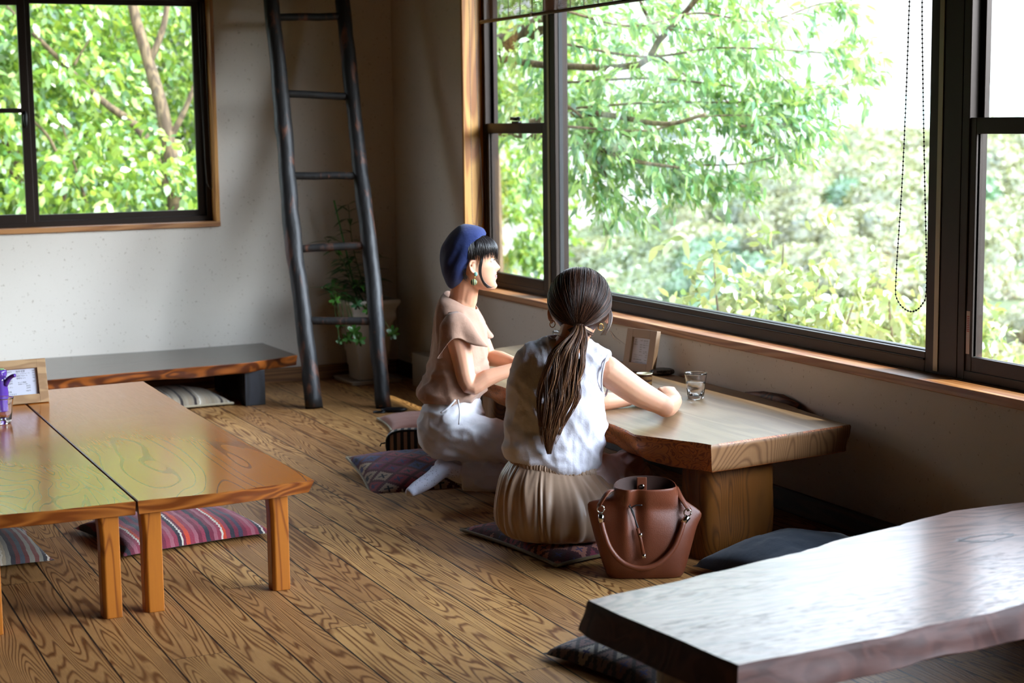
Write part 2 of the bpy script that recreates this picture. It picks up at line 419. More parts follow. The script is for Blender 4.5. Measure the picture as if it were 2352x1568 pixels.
mk('latch', Geo().ball((1.475, FY-.028, 1.50), (.012, .012, .045)), M['black'], ls)

# ---------------------------------------------------------------- roller blind and bead chains
def blind_mat():
    n = NT('woven_blind'); c = n.coord(); X, Y, Z = n.xyz(c)
    a = n.math('FRACT', n.math('MULTIPLY', Z, 170)); st = n.math('LESS_THAN', n.math('FRACT', n.math('MULTIPLY', Y, 7.5)), .06)
    ns = n.noise(n.mapping(c, (1, 30, 400)), 1, 2)
    op = n.math('MAXIMUM', n.math('GREATER_THAN', n.math('ADD', a, n.math('MULTIPLY', ns, .5)), .72), st)
    col = n.mix(st, lin('#6b4a36'), lin('#a89a90'))
    d = n.n('ShaderNodeBsdfDiffuse', i_Color=col); tl = n.n('ShaderNodeBsdfTranslucent', i_Color=col)
    m0 = n.n('ShaderNodeMixShader', i_Fac=.35, i_1=d.outputs[0], i_2=tl.outputs[0])
    t = n.n('ShaderNodeBsdfTransparent')
    m = n.n('ShaderNodeMixShader', i_Fac=op, i_1=t.outputs[0], i_2=m0.outputs[0])
    n.t.links.new(m.outputs[0], n.out.inputs[0]); return n.m
bx = W+.025
bl = thing('roller_blind', (bx, 6.9, 1.97), 'brown woven roller blind pulled a little way down over the long window', 'blind')
mk('blind_fabric', Geo().box((bx-.0007, 4.52, 1.965), (bx+.0007, 7.83, WZ1-.05)), blind_mat(), bl, smooth=False)
mk('bottom_bar', Geo().tube([(bx, 4.48, 1.962), (bx, 7.90, 1.962)], .009, 12), plain('blind_bar', '#2b241b', .35), bl)
mk('roller', Geo().tube([(bx, 4.5, WZ1-.045), (bx, 7.88, WZ1-.045)], .022, 14), M['black'], bl)
mk('bar_clip', Geo().ball((bx-.004, 7.30, 1.966), .011), plain('clear_clip', '#cfd3d0', .2), bl)
bl2 = thing('roller_blind', (bx, 3.9, 1.97), 'out-of-view roller blind added over the sash window right of the dark bead chain to darken the upper wall', 'blind')  # unseen blind, added to cut high sky light on the upper wall
mk('blind_fabric', Geo().box((bx-.0007, 3.45, 1.965), (bx+.0007, 4.28, WZ1-.05)), blind_mat(), bl2, smooth=False)
mk('bottom_bar', Geo().tube([(bx, 3.43, 1.962), (bx, 4.32, 1.962)], .009, 12), plain('blind_bar', '#2b241b', .35), bl2)
bl3 = thing('roller_blind', (bx, 1.2, 1.45), 'out-of-view roller blind added low over the window nearest the camera side to shade the upper back wall', 'blind')  # unseen blind, added and lowered to keep light off the upper back wall
mk('blind_fabric', Geo().box((bx-.0007, -1.15, 1.455), (bx+.0007, 3.38, WZ1-.05)), blind_mat(), bl3, smooth=False)
mk('bottom_bar', Geo().tube([(bx, -1.17, 1.45), (bx, 3.40, 1.45)], .009, 12), plain('blind_bar', '#2b241b', .35), bl3)
def bead_chain(pts, r=.0028, step=.012, col=None, label='', name='bead_chain'):
    g = Geo(); P = spline(pts, 160); g.tube(P, r*.35, 5)
    acc = 0
    for i in range(1, len(P)):
        d = np.linalg.norm(P[i]-P[i-1]); t = step-acc
        while t <= d:
            g.ball(P[i-1]+(P[i]-P[i-1])*t/d, r, 6, 4); t += step
        acc = (acc+d) % step
    o = mk(name, g, col or M['black']); return setp(o, label, 'bead chain')
xx = W+.042
def onx(x, y): return on(x, y, 'x', xx)
zt = 2.25
c1 = [np.array([xx, onx(2095, 0)[1], zt]), onx(2089, 0), onx(2082, 200), onx(2072, 420), onx(2058, 640), onx(2062, 690), onx(2090, 715), onx(2117, 700), onx(2128, 650), onx(2124, 420), onx(2120, 200), onx(2118, 0), np.array([xx, onx(2117, 0)[1], zt])]
bead_chain(c1, .0036, .0145, plain('dark_beads', '#1d1716', .35), 'dark bead chain looped in front of the large fixed pane')
jy = WY1-.045
c2 = [(W+.02, jy, zt), (W+.02, jy, 1.6), (W+.02, jy, 1.0), (W+.03, jy, .93), (W+.055, jy, .92), (W+.075, jy, .95), (W+.078, jy, 1.1), (W+.06, jy, 1.6), (W+.05, jy, zt)]
bead_chain(c2, .0026, .011, plain('bead_grey', '#6b5f52', .35), 'grey bead chain hanging against the pine jamb behind the woman in the beret')
c3 = [(BX1-.06, B+.02, 2.12), (BX1-.055, B+.02, 1.6), (BX1-.045, B+.02, 1.2), (BX1-.035, B+.02, 1.13), (BX1-.02, B+.02, 1.11), (BX1-.012, B+.02, 1.14), (BX1-.018, B+.02, 1.3), (BX1-.028, B+.02, 2.12)]
bead_chain(c3, .0026, .011, plain('bead_dark2', '#4a4438', .35), 'thin bead chain at the right edge of the back-wall window')
# ================================================================ slabs and tables
def densify(poly, step=.04):
    out = []; n = len(poly)
    for i in range(n):
        a = np.array(poly[i][:2], float); b = np.array(poly[(i+1) % n][:2], float); live = poly[i][2]
        k = max(1, int(np.linalg.norm(b-a)/step))
        for j in range(k): out.append((a+(b-a)*j/k, live, poly[i][3] if len(poly[i]) > 3 else 0))
    return out
def slab(poly, ztop, thick, layers=6, wob=.006, seed=0, round_=.004, step=.04):
    """poly: (x, y, live, bottom_inset) per edge start; CCW. Top face gets material 0, sides material 1"""
    P = densify(poly, step); n = len(P); XY = np.array([p[0] for p in P]); live = np.array([p[1] for p in P], float)
    ins = np.array([p[2] for p in P], float)
    for _ in range(3):
        ins = (np.roll(ins, 1)+ins*2+np.roll(ins, -1))/4 if n > 8 else ins
        live = (np.roll(live, 1)+live*2+np.roll(live, -1))/4 if n > 8 else live
    T_ = np.roll(XY, -1, 0)-np.roll(XY, 1, 0); T_ /= np.linalg.norm(T_, axis=1)[:, None]
    NR = np.stack([T_[:, 1], -T_[:, 0]], 1)
    g = Geo(); rings = []
    ts = [0, .06]+[.06+.88*(k+1)/layers for k in range(layers-1)]+[.96, 1.0]
    for t in ts:
        edge = round_ if t in (0, 1.0) else 0
        r = []
        for i in range(n):
            z = ztop - thick*t
            w = live[i]*wob*(N3((XY[i][0]*1, XY[i][1]*1, z*3), 7, seed)*1.2 + .5*N3((XY[i][0], XY[i][1], z), 25, seed+3))
            d = -edge - ins[i]*t + w
            x, y = XY[i]+NR[i]*d
            zz = z + (live[i]*.010*N3((x, y, 5), 5, seed+9) if t > .9 else 0)
            r.append((x, y, zz))
        rings.append(r)
    g.loft(rings, False, 1)
    o = len(g.v)
    g.add(rings[0], [tuple(range(n))], 0); g.add(rings[-1], [tuple(range(n-1, -1, -1))], 1)
    return g
honey = wood('honey_keyaki', '#cf7a22', '#8a4510', 'y', 3.0, .7, 9, .17, coat=.30, bump=.04, thin=True, sharp=(.13, 1), fibre=.22, dist=1.1, seed=3, blotch=.45, mid='#a05a1e')
honey2 = wood('honey_keyaki_figured', '#c87420', '#7c3c0e', 'y', 3.8, 1.1, 13, .17, coat=.30, bump=.04, thin=True, sharp=(.14, 1), fibre=.2, dist=1.4, seed=9, blotch=.5, mid='#94501b')
honeyx = wood('honey_keyaki_end', '#a9662a', '#6a330d', 'x', 14, 2, 8, .3, bump=.08, sharp=(.2, .9), fibre=.3, seed=5)
honeyz = wood('honey_leg', '#b36c22', '#7a3f10', 'z', 12, 1.2, 9, .32, bump=.08, thin=True, sharp=(.35, 1), fibre=.3, seed=8)
def low_leg(x, y, h, w=.056, m=None):
    g = Geo(); rings = []
    for z, k in ((0, 1), (h*.78, 1.0), (h*.93, 1.12), (h, 1.22)):
        a = w/2; c = .010
        s = k
        xs = [(-a, -a*s+0), (a, -a), (a, a), (-a*s, a), (-a*s, -a+c)]
        rings.append([(x+px_, y+py_, z) for px_, py_ in ((-a*s+c, -a), (a, -a), (a, a), (-a*s, a), (-a*s, -a+c))])
    g.loft(rings); return g
ZT = .355
# right-hand of the pair
tb = thing('low_table', (1.32, 6.0, 0), 'glossy honey-coloured low table, the right-hand one of the pair pushed together at the left', 'low table')
g = slab([(1.052, 4.862, 0, .008), (1.30, 4.852, 0, .008), (1.612, 4.895, .6, .03), (1.60, 5.6, .6, .03), (1.598, 6.4, .6, .03), (1.607, 7.21, 0, .0), (1.052, 7.16, 0, 0)], ZT, .042, wob=.003, seed=2, round_=.003)
mk('tabletop', g, [honey, honeyx], tb, auto=40)
for (x, y) in ((1.100, 4.925), (1.512, 4.975), (1.112, 7.06), (1.515, 7.08)): mk('leg', low_leg(x, y, ZT-.04), honeyz, tb, smooth=False, bevel=.003)
mk('apron', Geo().box((1.11, 4.95, ZT-.058), (1.50, 4.965, ZT-.042)), honeyx, tb, smooth=False)
tb2 = thing('low_table', (.79, 6.0, 0), 'glossy honey-coloured low table at the left edge, under the purple dispenser', 'low table')
g = slab([(.52, 4.885, 0, .008), (.80, 4.855, 0, .008), (1.046, 4.862, 0, 0), (1.046, 7.16, 0, .0), (.50, 7.16, .5, .02)], ZT, .042, wob=.003, seed=5, round_=.003)
mk('tabletop', g, [honey2, honeyx], tb2, auto=40)
for (x, y) in ((.972, 4.918), (.625, 4.905), (.98, 7.06), (.60, 7.06)): mk('leg', low_leg(x, y, ZT-.04), honeyz, tb2, smooth=False, bevel=.003)
mk('apron', Geo().box((.66, 4.95, ZT-.058), (.95, 4.965, ZT-.042)), honeyx, tb2, smooth=False)

# window table where the two women sit
ZW = .415
def pw(x, y): p = on(x, y, 'z', ZW); return (p[0], p[1])
wt_top = wood('grey_brown_slab', '#a08565', '#8d7355', 'y', 6, .7, 8, .33, bump=.10, fibre=.4, sharp=(.3, .8), seed=12, spec=.5, blotch=.35, mid='#7d5d3f')
wt_side = wood('burl_edge', '#c97538', '#74391a', 'y', 12, 8, 13, .42, bump=.4, fibre=.1, thin=True, sharp=(.5, 1), seed=14, dist=1.6, detail=2)
wt_end = wood('end_grain', '#946a44', '#6a4626', 'z', 2.6, 1.6, 60, .5, bump=.2, thin=True, sharp=(.55, 1), seed=17, fibre=.2, dist=.6)
nc = pw(1633, 1022); fc = pw(1955, 975)
wt = thing('window_table', (3.1, 5.6, 0), 'thick live-edge slab table under the long window, between the two women and the wall', 'low table')
front = [pw(1470, 998), pw(1400, 962), pw(1385, 958)]
poly = [(nc[0], nc[1], .1, .010), (fc[0], fc[1], 1, .02), (3.50, 5.2, .3, 0), (3.50, 6.0, .3, 0), (3.50, 7.10, 0, 0),
        (3.2, 7.0, .5, .02), (2.83, 6.55, 1, .05), (2.77, 6.3, 1, .05), (2.735, 5.95, 1, .05), (2.71, 5.55, 1, .045), (2.735, 5.10, 1, .05), (2.70, 4.80, 1, .04), (nc[0]-.02, nc[1]+.06, 1, .03)]
g = slab(poly, ZW, .095, layers=7, wob=.012, seed=21, round_=.005, step=.035)
# end face gets the end-grain material
g2 = Geo(); g2.v = g.v; g2.f = g.f; g2.mi = []
for f, mi in zip(g.f, g.mi):
    if mi == 1 and len(f) == 4:
        c_ = np.mean([g.v[i] for i in f], 0); nn = np.cross(np.array(g.v[f[1]])-np.array(g.v[f[0]]), np.array(g.v[f[3]])-np.array(g.v[f[0]])); nn /= np.linalg.norm(nn)+1e-9
        mi = 2 if abs(nn[1]) > .8 and c_[1] < 4.75 else 1
    g2.mi.append(mi)
mk('tabletop', g2, [wt_top, wt_side, wt_end], wt, auto=50)
bk = [pw(1767, 926), pw(1800, 921), pw(1850, 934), pw(1866, 950)]
g = Geo(); g.tube([(3.505, 5.36, ZW-.01), (3.508, 5.25, ZW), (3.507, 5.12, ZW+.004), (3.500, 5.0, ZW-.002)], [.012, .020, .022, .010], 10)
mk('bark_edge', g, wood('bark', '#7b4526', '#3a1c0e', 'y', 14, 6, 8, .6, bump=.6), wt)
leg_m = wood('gnarled_leg', '#84511f', '#5c3413', 'z', 4, 1.3, 26, .36, bump=.4, thin=True, sharp=(.5, 1), seed=31, dist=1.3, blotch=.5, mid='#5a3214')
def trunk_leg(x0, x1, y0, y1, h, seed):
    rings = []
    for k in range(14):
        z = h*k/13; r = []
        for j in range(44):
            a = 2*pi*j/44; ex = 5
            cc, ss = cos(a), sin(a); q = (abs(cc)**ex+abs(ss)**ex)**(-1/ex)
            x = (x0+x1)/2 + (x1-x0)/2*cc*q; y = (y0+y1)/2+(y1-y0)/2*ss*q
            d = .008*N3((x, y, z*.8), 11, seed) - .010*max(0, N3((x*1.6, y, z*.25), 16, seed+4)-.15)
            x += cc*d; y += ss*d
            r.append((x, y, z))
        rings.append(r)
    return Geo().loft(rings)
mk('leg', trunk_leg(2.862, 3.155, 4.62, 4.80, ZW-.095, 3), leg_m, wt, auto=60)
mk('leg', trunk_leg(2.95, 3.25, 6.45, 6.65, ZW-.095, 6), leg_m, wt, auto=60)

# low bench table along the back wall
ZB = .24
bt = thing('bench_table', (1.9, 8.7, 0), 'long dark live-edge low table against the back wall', 'low table')
def pb(x, y): p = on(x, y, 'z', ZB); return (p[0], p[1])
dk_top = wood('dark_walnut', '#4b342a', '#2c1c15', 'x', 6, .6, 9, .22, coat=.25, bump=.05, seed=41, fibre=.3)
dk_side = wood('walnut_edge', '#a35a22', '#4e2410', 'x', 10, 3, 7, .3, bump=.3, seed=43, blotch=.6, mid='#3a1a0c')
a = pb(684, 815); b_ = pb(572, 833); c_ = pb(440, 843); d_ = pb(250, 860); e_ = pb(118, 872)
poly = [(e_[0]-.9, e_[1]+.05, 1, .02), (e_[0], e_[1], 1, .02), (d_[0], d_[1], 1, .02), (c_[0], c_[1], 1, .02), (b_[0], b_[1], 1, .03), (a[0], a[1], 0, .0),
        (2.70, 9.06, .3, 0), (2.2, 9.03, .3, 0), (1.6, 9.05, .3, 0), (.3, 9.05, 0, 0)]
g = slab(poly, ZB, .055, wob=.008, seed=51, step=.06); mk('tabletop', g, [dk_top, dk_side], bt, auto=50)
blk = wood('black_leg', '#262830', '#101114', 'z', 10, 2, 5, .4)
for lx in (2.40, .75):
    mk('leg', Geo().box((lx, 8.40, 0), (lx+.11, 8.48, ZB-.055)).box((lx+.02, 8.48, 0), (lx+.09, 8.93, ZB-.055)).box((lx, 8.93, 0), (lx+.11, 9.0, ZB-.055)), blk, bt, smooth=False, bevel=.004)

# foreground slab table, bottom right
ZF = .36
def pf(x, y): p = on(x, y, 'z', ZF); return (p[0], p[1])
def fg_top_mat():
    n = NT('satin_slab'); c = n.coord()
    v = n.mapping(c, (1.1, 5.5, 1)); f = n.noise(v, 1.0, 3, .5, .8)
    tri = n.math('ABSOLUTE', n.math('MULTIPLY_ADD', n.math('FRACT', n.math('MULTIPLY', f, 16)), 2, -1))
    fb = n.noise(n.mapping(c, (14, 190, 1)), 1, 3, .6); pit = n.noise(n.mapping(c, (30, 90, 1)), 1, 2)
    a = n.ramp(tri, [(.1, (1, 1, 1, 1)), (.6, (0, 0, 0, 1))])
    col = n.mix(a, lin('#86665a'), lin('#5a423c')); col = n.mix(n.math('MULTIPLY', fb, .5), col, lin('#553a30'))
    # the knot near the right end
    X, Y, Z = n.xyz(c)
    kp = on(2265, 1235, 'z', ZF) - np.array([2.75, 3.2, 0])
    kx = n.math('DIVIDE', n.math('SUBTRACT', X, float(kp[0])), .115); ky = n.math('DIVIDE', n.math('SUBTRACT', Y, float(kp[1])), .042)
    kd = n.math('SQRT', n.math('ADD', n.math('MULTIPLY', kx, kx), n.math('MULTIPLY', ky, ky)))
    kn = n.math('ADD', kd, n.math('MULTIPLY', n.noise(c, 42, 4, .7), 1.1))
    crack = n.ramp(n.math('ABSOLUTE', n.math('SUBTRACT', kn, 1.22)), [(.04, (1, 1, 1, 1)), (.20, (0, 0, 0, 1))])
    col = n.mix(crack, col, lin('#1c0f0c'))
    h = n.math('ADD', n.math('ADD', n.math('MULTIPLY', a, -.35), n.math('MULTIPLY', fb, .35)), n.math('ADD', n.math('MULTIPLY', pit, .5), n.math('MULTIPLY', crack, -2)))
    fig = n.ramp(n.noise(n.mapping(c, (1.2, 5, 1), (3, 1, 0)), 1, 3), [(.45, (0, 0, 0, 1)), (.62, (1, 1, 1, 1))]); spk = n.math('MULTIPLY', fig, n.ramp(n.noise(n.mapping(c, (30, 110, 1)), 1, 3), [(.5, (0, 0, 0, 1)), (.64, (1, 1, 1, 1))]))
    col = n.mix(n.math('MULTIPLY', spk, .6), col, lin('#33211e'))
    n.bsdf(col, n.math('ADD', n.math('MULTIPLY_ADD', fb, .22, .22), n.math('MULTIPLY', spk, .12)), n.bump(h, .25, .0016), Specular_IOR_Level=.55, Coat_Weight=n.math('MULTIPLY', n.math('MULTIPLY_ADD', spk, -.2, .42), n.math('SUBTRACT', 1, n.math('MULTIPLY', crack, .9))), Coat_Roughness=.2); return n.m
fg_side = wood('purple_brown_edge', '#452b26', '#301c19', 'x', 9, 7, 4, .6, bump=.5, spec=.25, fibre=.2, seed=61, dist=1.2, blotch=.5, mid='#5d3c36')
ft = thing('slab_table', (2.75, 3.2, 0), 'wide reddish-brown live-edge slab table with a pale sheen in the foreground at the lower right', 'low table')
b1, c1_, e1, f1, g1, h1 = pf(1345, 1378), pf(1695, 1530), pf(2352, 1400), pf(2352, 1150), pf(2180, 1172), pf(2020, 1232)
g = slab([(c1_[0], c1_[1], 1, -.012), (2.15, 2.775, 1, -.012), (e1[0], e1[1]+.02, 1, -.012), (3.1, 2.98, 1, 0), (3.40, 3.02, 0, 0), (3.48, 3.60, 1, .0),
          (f1[0], f1[1], 1, .01), (g1[0], g1[1], 1, .01), (h1[0]+.05, h1[1]+.06, 1, .01), (h1[0]-.10, h1[1]+.02, 1, .01), (2.2, 3.40, 1, .01), (b1[0], b1[1], .3, -.03)], ZF, .072, wob=.010, seed=71, step=.035, round_=.004)
mk('tabletop', g, [fg_top_mat(), fg_side], ft, auto=50)
fgl = wood('foreground_leg', '#5d4128', '#35220f', 'z', 7, 1.6, 9, .45, seed=66, bump=.2)
for lx in (1.86, 3.1): mk('leg', trunk_leg(lx, lx+.10, 2.86, 3.24, ZF-.068, 11+lx), fgl, ft, auto=60)

# ================================================================ ladder
lad_m = NT('charred_wood'); c = lad_m.coord()
f = lad_m.noise(lad_m.mapping(c, (14, 14, 2.2)), 1, 4, .6, .6); f2 = lad_m.noise(lad_m.mapping(c, (60, 60, 4)), 1, 3)
colr = lad_m.mix(lad_m.ramp(f, [(.56, (0, 0, 0, 1)), (.70, (1, 1, 1, 1))]), lin('#22201f'), lin('#7b4a33'))
colr = lad_m.mix(lad_m.math('MULTIPLY', f2, .5), colr, lin('#141416'))
lad_m.bsdf(colr, .52, lad_m.bump(lad_m.math('ADD', f, lad_m.math('MULTIPLY', f2, .6)), .6, .006), Specular_IOR_Level=.4); lad_m = lad_m.m
lad = thing('ladder', (2.86, 8.15, 0), 'dark rough log ladder leaning against the back wall beside the corner', 'ladder')
feet = [on(722, 937, 'z', 0), on(882, 937, 'z', 0)]
def railpt(x, y, k):   # k: 0 at foot 1 at picture top -> plane leaning back towards the wall
    yy = feet[0 if x < 0 else 1][1]*(1-k) + 8.86*k; return yy
LX = [[(722, 937), (705, 800), (685, 640), (668, 500), (655, 330), (640, 160), (623, 0)], [(882, 937), (868, 800), (857, 640), (838, 480), (818, 300), (802, 150), (787, 0)]]
RP = []
for s in (0, 1):
    pts = []
    for (x, y) in LX[s]:
        k = (937-y)/937; yy = feet[s][1]*(1-k) + (8.84 if s == 0 else 8.80)*k
        pts.append(on(x, y, 'y', yy) if y < 937 else feet[s])
    d = pts[-1]-pts[-2]; pts.append(pts[-1]+d*1.1); 
    pts[-1][1] = min(pts[-1][1], 9.02)
    sp = spline(pts, 46); rad = [.044+.004*N3(p, 3, s)+.003*N3(p, 9, s+5) for p in sp]
    if s == 1: rad = [r*.94 for r in rad]
    g = Geo().tube(sp, rad, 14)
    g.v = [tuple(np.array(v)+np.array([.006*N3(v, 7, 3), .006*N3(v, 7, 8), 0])) for v in g.v]
    RP.append(sp); mk('rail', g, lad_m, lad)
    for v in g.v: pass
for (ya, yb) in ((50, 44), (225, 217), (398, 392), (573, 567), (748, 744), (-120, -128)):
    ends = []
    for s, y in ((0, ya), (1, yb)):
        best = min(RP[s], key=lambda p: abs((CY - FPX*np.dot(p-CAM, cu)/np.dot(p-CAM, cf)) - y)); ends.append(best)
    a_, b_ = ends; d = b_-a_; a2 = a_-d*.04; b2 = b_+d*.04
    P = [a2+(b2-a2)*t+np.array([0, 0, .004*N3((t*3, ya, 1), 1, 2)]) for t in np.linspace(0, 1, 9)]
    mk('rung', Geo().tube(P, [.021+.003*N3((t*4, ya, 0), 1, 7) for t in range(9)], 10), lad_m, lad)

# ================================================================ potted plant
pot_m = plain('white_glazed_ceramic', '#c9c1b4', .28, Coat_Weight=.4)
pp = thing('potted_plant', (3.27, 8.90, 0), 'leafy green plant in a white tiered square pot in the corner behind the ladder', 'potted plant')
def sq(cx, cy, h, z, r=.012, n=6):
    out = []
    for (sx, sy, a0) in ((1, 1, 0), (-1, 1, pi/2), (-1, -1, pi), (1, -1, 3*pi/2)):
        for k in range(n):
            a = a0+pi/2*k/(n-1); out.append((cx+sx*(h-r)+r*cos(a), cy+sy*(h-r)+r*sin(a), z))
    return out
px0, py0 = 3.265, 8.90
prof = [(.085, .022), (.088, .09), (.094, .10), (.096, .17), (.104, .18), (.107, .26), (.115, .27), (.118, .345), (.128, .36), (.134, .385), (.128, .40), (.136, .425), (.150, .448), (.155, .462), (.150, .474), (.138, .474), (.130, .45), (.125, .42)]
mk('pot', Geo().loft([sq(px0, py0, h, z) for h, z in prof]), pot_m, pp, auto=50)
mk('saucer', Geo().loft([sq(px0, py0, h, z) for h, z in ((.125, 0), (.150, .004), (.158, .024), (.150, .026), (.140, .012), (.05, .012))]), pot_m, pp, auto=50)
mk('soil', Geo().loft([sq(px0, py0, .12, .415), sq(px0, py0, .126, .425), sq(px0, py0, .03, .435)]), plain('soil', '#2c1e14', .95), pp)
leafm = NT('indoor_leaf'); gi = leafm.n('ShaderNodeNewGeometry').outputs['Random Per Island']
colr = leafm.ramp(gi, [(0, lin('#1f3f16')), (.5, lin('#35601a')), (1, lin('#1d4023'))])
leafm.bsdf(colr, .4, Transmission_Weight=0.0); leafm = leafm.m
def leafshape(g, base, d, L, w, up=(0, 0, 1), droop=.25, n=6):
    d = np.array(d, float); d /= np.linalg.norm(d); s = np.cross(d, np.array(up, float)); s /= np.linalg.norm(s)+1e-9; nrm = np.cross(s, d)
    V = []; F = []
    for i in range(n+1):
        t = i/n; ww = w*(sin(pi*min(t**.75, 1)))*(1-.25*t)
        c = np.array(base)+d*L*t - np.array([0, 0, 1])*droop*L*t*t
        V += [c-s*ww+nrm*ww*.25, c, c+s*ww+nrm*ww*.25]
    for i in range(n):
        o = i*3; F += [(o, o+1, o+4, o+3), (o+1, o+2, o+5, o+4)]
    g.add(V, F)
stem_m = plain('green_stem', '#41642a', .5)
R2 = random.Random(3)
gs = Geo(); gl = Geo()
tgt = [(768, 462, 9.15), (800, 470, 9.2), (745, 545, 9.1), (835, 560, 9.15), (735, 660, 9.0), (860, 640, 9.1), (790, 600, 9.1), (770, 640, 9.2), (820, 650, 9.05)]
for k, (x, y, d) in enumerate(tgt):
    top = at(x, y, d+.2); top[1] = min(top[1], 9.05); base = np.array([px0+R2.uniform(-.05, .05), py0+R2.uniform(-.05, .05), .42])
    mid = (top+base)/2+np.array([R2.uniform(-.03, .03), R2.uniform(-.03, .02), .03]); P = spline([base, mid, top], 14)
    if k == 0: continue
    gs.tube(P, [.004*(1-.6*i/13) for i in range(14)], 6)
    for i in range(3, 14):
        for s in range(2 if i > 5 else 1):
            a = R2.uniform(0, 2*pi); dd = np.array([cos(a), sin(a)*.6-.1, R2.uniform(-.1, .5)])
            if P[i][1] > 8.98: dd[1] = -abs(dd[1])
            leafshape(gl, P[i], dd, R2.uniform(.08, .15), R2.uniform(.011, .020), droop=.3)
mk('stem', gs, stem_m, pp)
mk('foliage', gl, leafm, pp)
stake = Geo().tube([(px0-.02, py0+.06, .42), at(767, 460, 9.35)], .005, 8); mk('stake', stake, plain('green_stake', '#3d7a34', .5), pp)
# trailing lobed leaves over the pot rim
gv = Geo(); gt = Geo()
def lobed(g, c, right, upv, r):
    pts = []; c = np.array(c)
    for k in range(40):
        a = 2*pi*k/40; rr = r*(.38+.62*abs(cos(a*3.5))**.8)*(1.1-.2*cos(a))
        pts.append(c+right*rr*sin(a)-upv*rr*cos(a)*1.1+np.cross(right, upv)*.012*sin(a*3))
    g.add([c]+pts, [(0, 1+k, 1+(k+1) % 40) for k in range(40)])
for (x, y, d, r) in ((812, 762, 9.02, .036), (826, 782, 9.0, .034), (800, 778, 9.02, .030), (902, 766, 9.0, .034), (782, 745, 9.05, .024), (780, 785, 9.0, .018), (770, 690, 9.05, .03), (845, 712, 9.05, .028), (820, 700, 9.05, .03)):
    p = at(x, y, d); q = np.array([px0+(p[0]-px0)*.7, py0-.12, .47])
    gt.tube(spline([np.array([px0, py0, .43]), q+np.array([0, 0, .03]), p], 12), .0025, 5)
    a = R2.uniform(-.6, .6); lobed(gv, p, RV*cos(a)+UP*sin(a), UP*cos(a)-RV*sin(a), r)
mk('vine', gt, stem_m, pp); mk('lobed_foliage', gv, leafm, pp)
g = Geo().box((3.425, 8.33, 0), (3.515, 8.62, .19)); o = mk('storage_box', g, plain('pale_box', '#a79c8c', .7), smooth=False, bevel=.006)
setp(o, 'pale box standing on the floor against the window wall beside the potted plant', 'box')

# ================================================================ things on the tables
ZW += .0008; ZT += .0008
frame_m = wood('pale_oak_frame', '#b79468', '#94714a', 'x', 20, 3, 5, .55, bump=.1, fibre=.4)
frame_m2 = plain('beige_frame', '#9a7f66', .5)
paper = plain('menu_paper', '#c9ccda', .35); ink = plain('menu_ink', '#2a2a33', .6)
def text_geo(body, size, origin, ux, uy, align='LEFT'):
    cu_ = bpy.data.curves.new('t', 'FONT'); cu_.body = body; cu_.size = size; cu_.align_x = align; cu_.resolution_u = 2
    ob = bpy.data.objects.new('t', cu_); COL.objects.link(ob); bpy.context.view_layer.update()
    me = bpy.data.meshes.new_from_object(ob.evaluated_get(bpy.context.evaluated_depsgraph_get()))
    V = [np.array(origin)+ux*v.co.x+uy*v.co.y for v in me.vertices]; F = [tuple(p.vertices) for p in me.polygons]
    bpy.data.objects.remove(ob); bpy.data.curves.remove(cu_); bpy.data.meshes.remove(me); return V, F
def menu_frame(loc, ux, w, h, fw, tilt, mat, label, lines, name='menu_frame', ts=.0085):
    """loc: bottom centre; ux: unit vector along the bottom edge; leaning back by tilt"""
    ux = np.array(ux, float); ux /= np.linalg.norm(ux); back = np.cross(UP, ux)
    uy = UP*cos(tilt)+back*sin(tilt); nz = np.cross(ux, uy)      # nz points to the front
    t = thing(name, loc, label, 'framed menu'); c = np.array(loc, float)
    d = .011
    c = c+nz*0
    def bar(x0, x1, y0, y1, z0, z1, g): g.obox(c+ux*(x0+x1)/2+uy*(y0+y1)/2+nz*(z0+z1)/2, ux*(x1-x0)/2, uy*(y1-y0)/2, nz*(z1-z0)/2)
    g = Geo(); bar(-w/2, -w/2+fw, 0, h, -d, d, g); bar(w/2-fw, w/2, 0, h, -d, d, g); bar(-w/2+fw, w/2-fw, 0, fw, -d, d, g); bar(-w/2+fw, w/2-fw, h-fw, h, -d, d, g)
    mk('frame', g, mat, t, smooth=False, bevel=.0012)
    g = Geo(); bar(-w/2+fw, w/2-fw, fw, h-fw, -d*.9, -.001, g); pg = mk('menu_card', g, paper, t, smooth=False)
    g = Geo()
    iw, ih = w-2*fw, h-2*fw
    for (u, v, s, sz) in lines:
        V, F = text_geo(s, ts*sz, c+ux*(-iw/2+u*iw)+uy*(fw+v*ih)+nz*.0006, ux, uy); g.add(V, F)
    if g.v: mk('menu_text', g, ink, pg, smooth=False)
    return t
LN = [(.08, .88, '抹茶', 1), (.40, .88, '650円', .9), (.58, .88, '珈琲 紅茶', 1), (.90, .88, '500', .8), (.08, .80, '和菓子付', .8), (.58, .80, 'オレンジジュース', .8), (.90, .80, '500', .8), (.05, .71, '抹茶(冷)', 1), (.38, .71, '1000円', .9), (.58, .71, '珈琲フロート', .9), (.90, .71, '700', .8),
      (.40, .62, '850円', .9), (.58, .62, '珈琲セット', .9), (.90, .62, '750', .8), (.40, .53, '650円', .9), (.40, .44, '850円', .9), (.60, .46, 'セット珈琲', .8), (.90, .48, '200', .8), (.60, .40, 'お食事とご一緒に', .6),
      (.12, .30, 'アイスクリームぜんざい', .8), (.76, .32, '650円', .8), (.12, .22, 'アイスクリーム', .8), (.76, .24, '500円', .8), (.12, .12, '白玉と季節の甘味', 1), (.74, .13, '1080円', .8), (.25, .03, 'お持ち帰りできます', .8)]
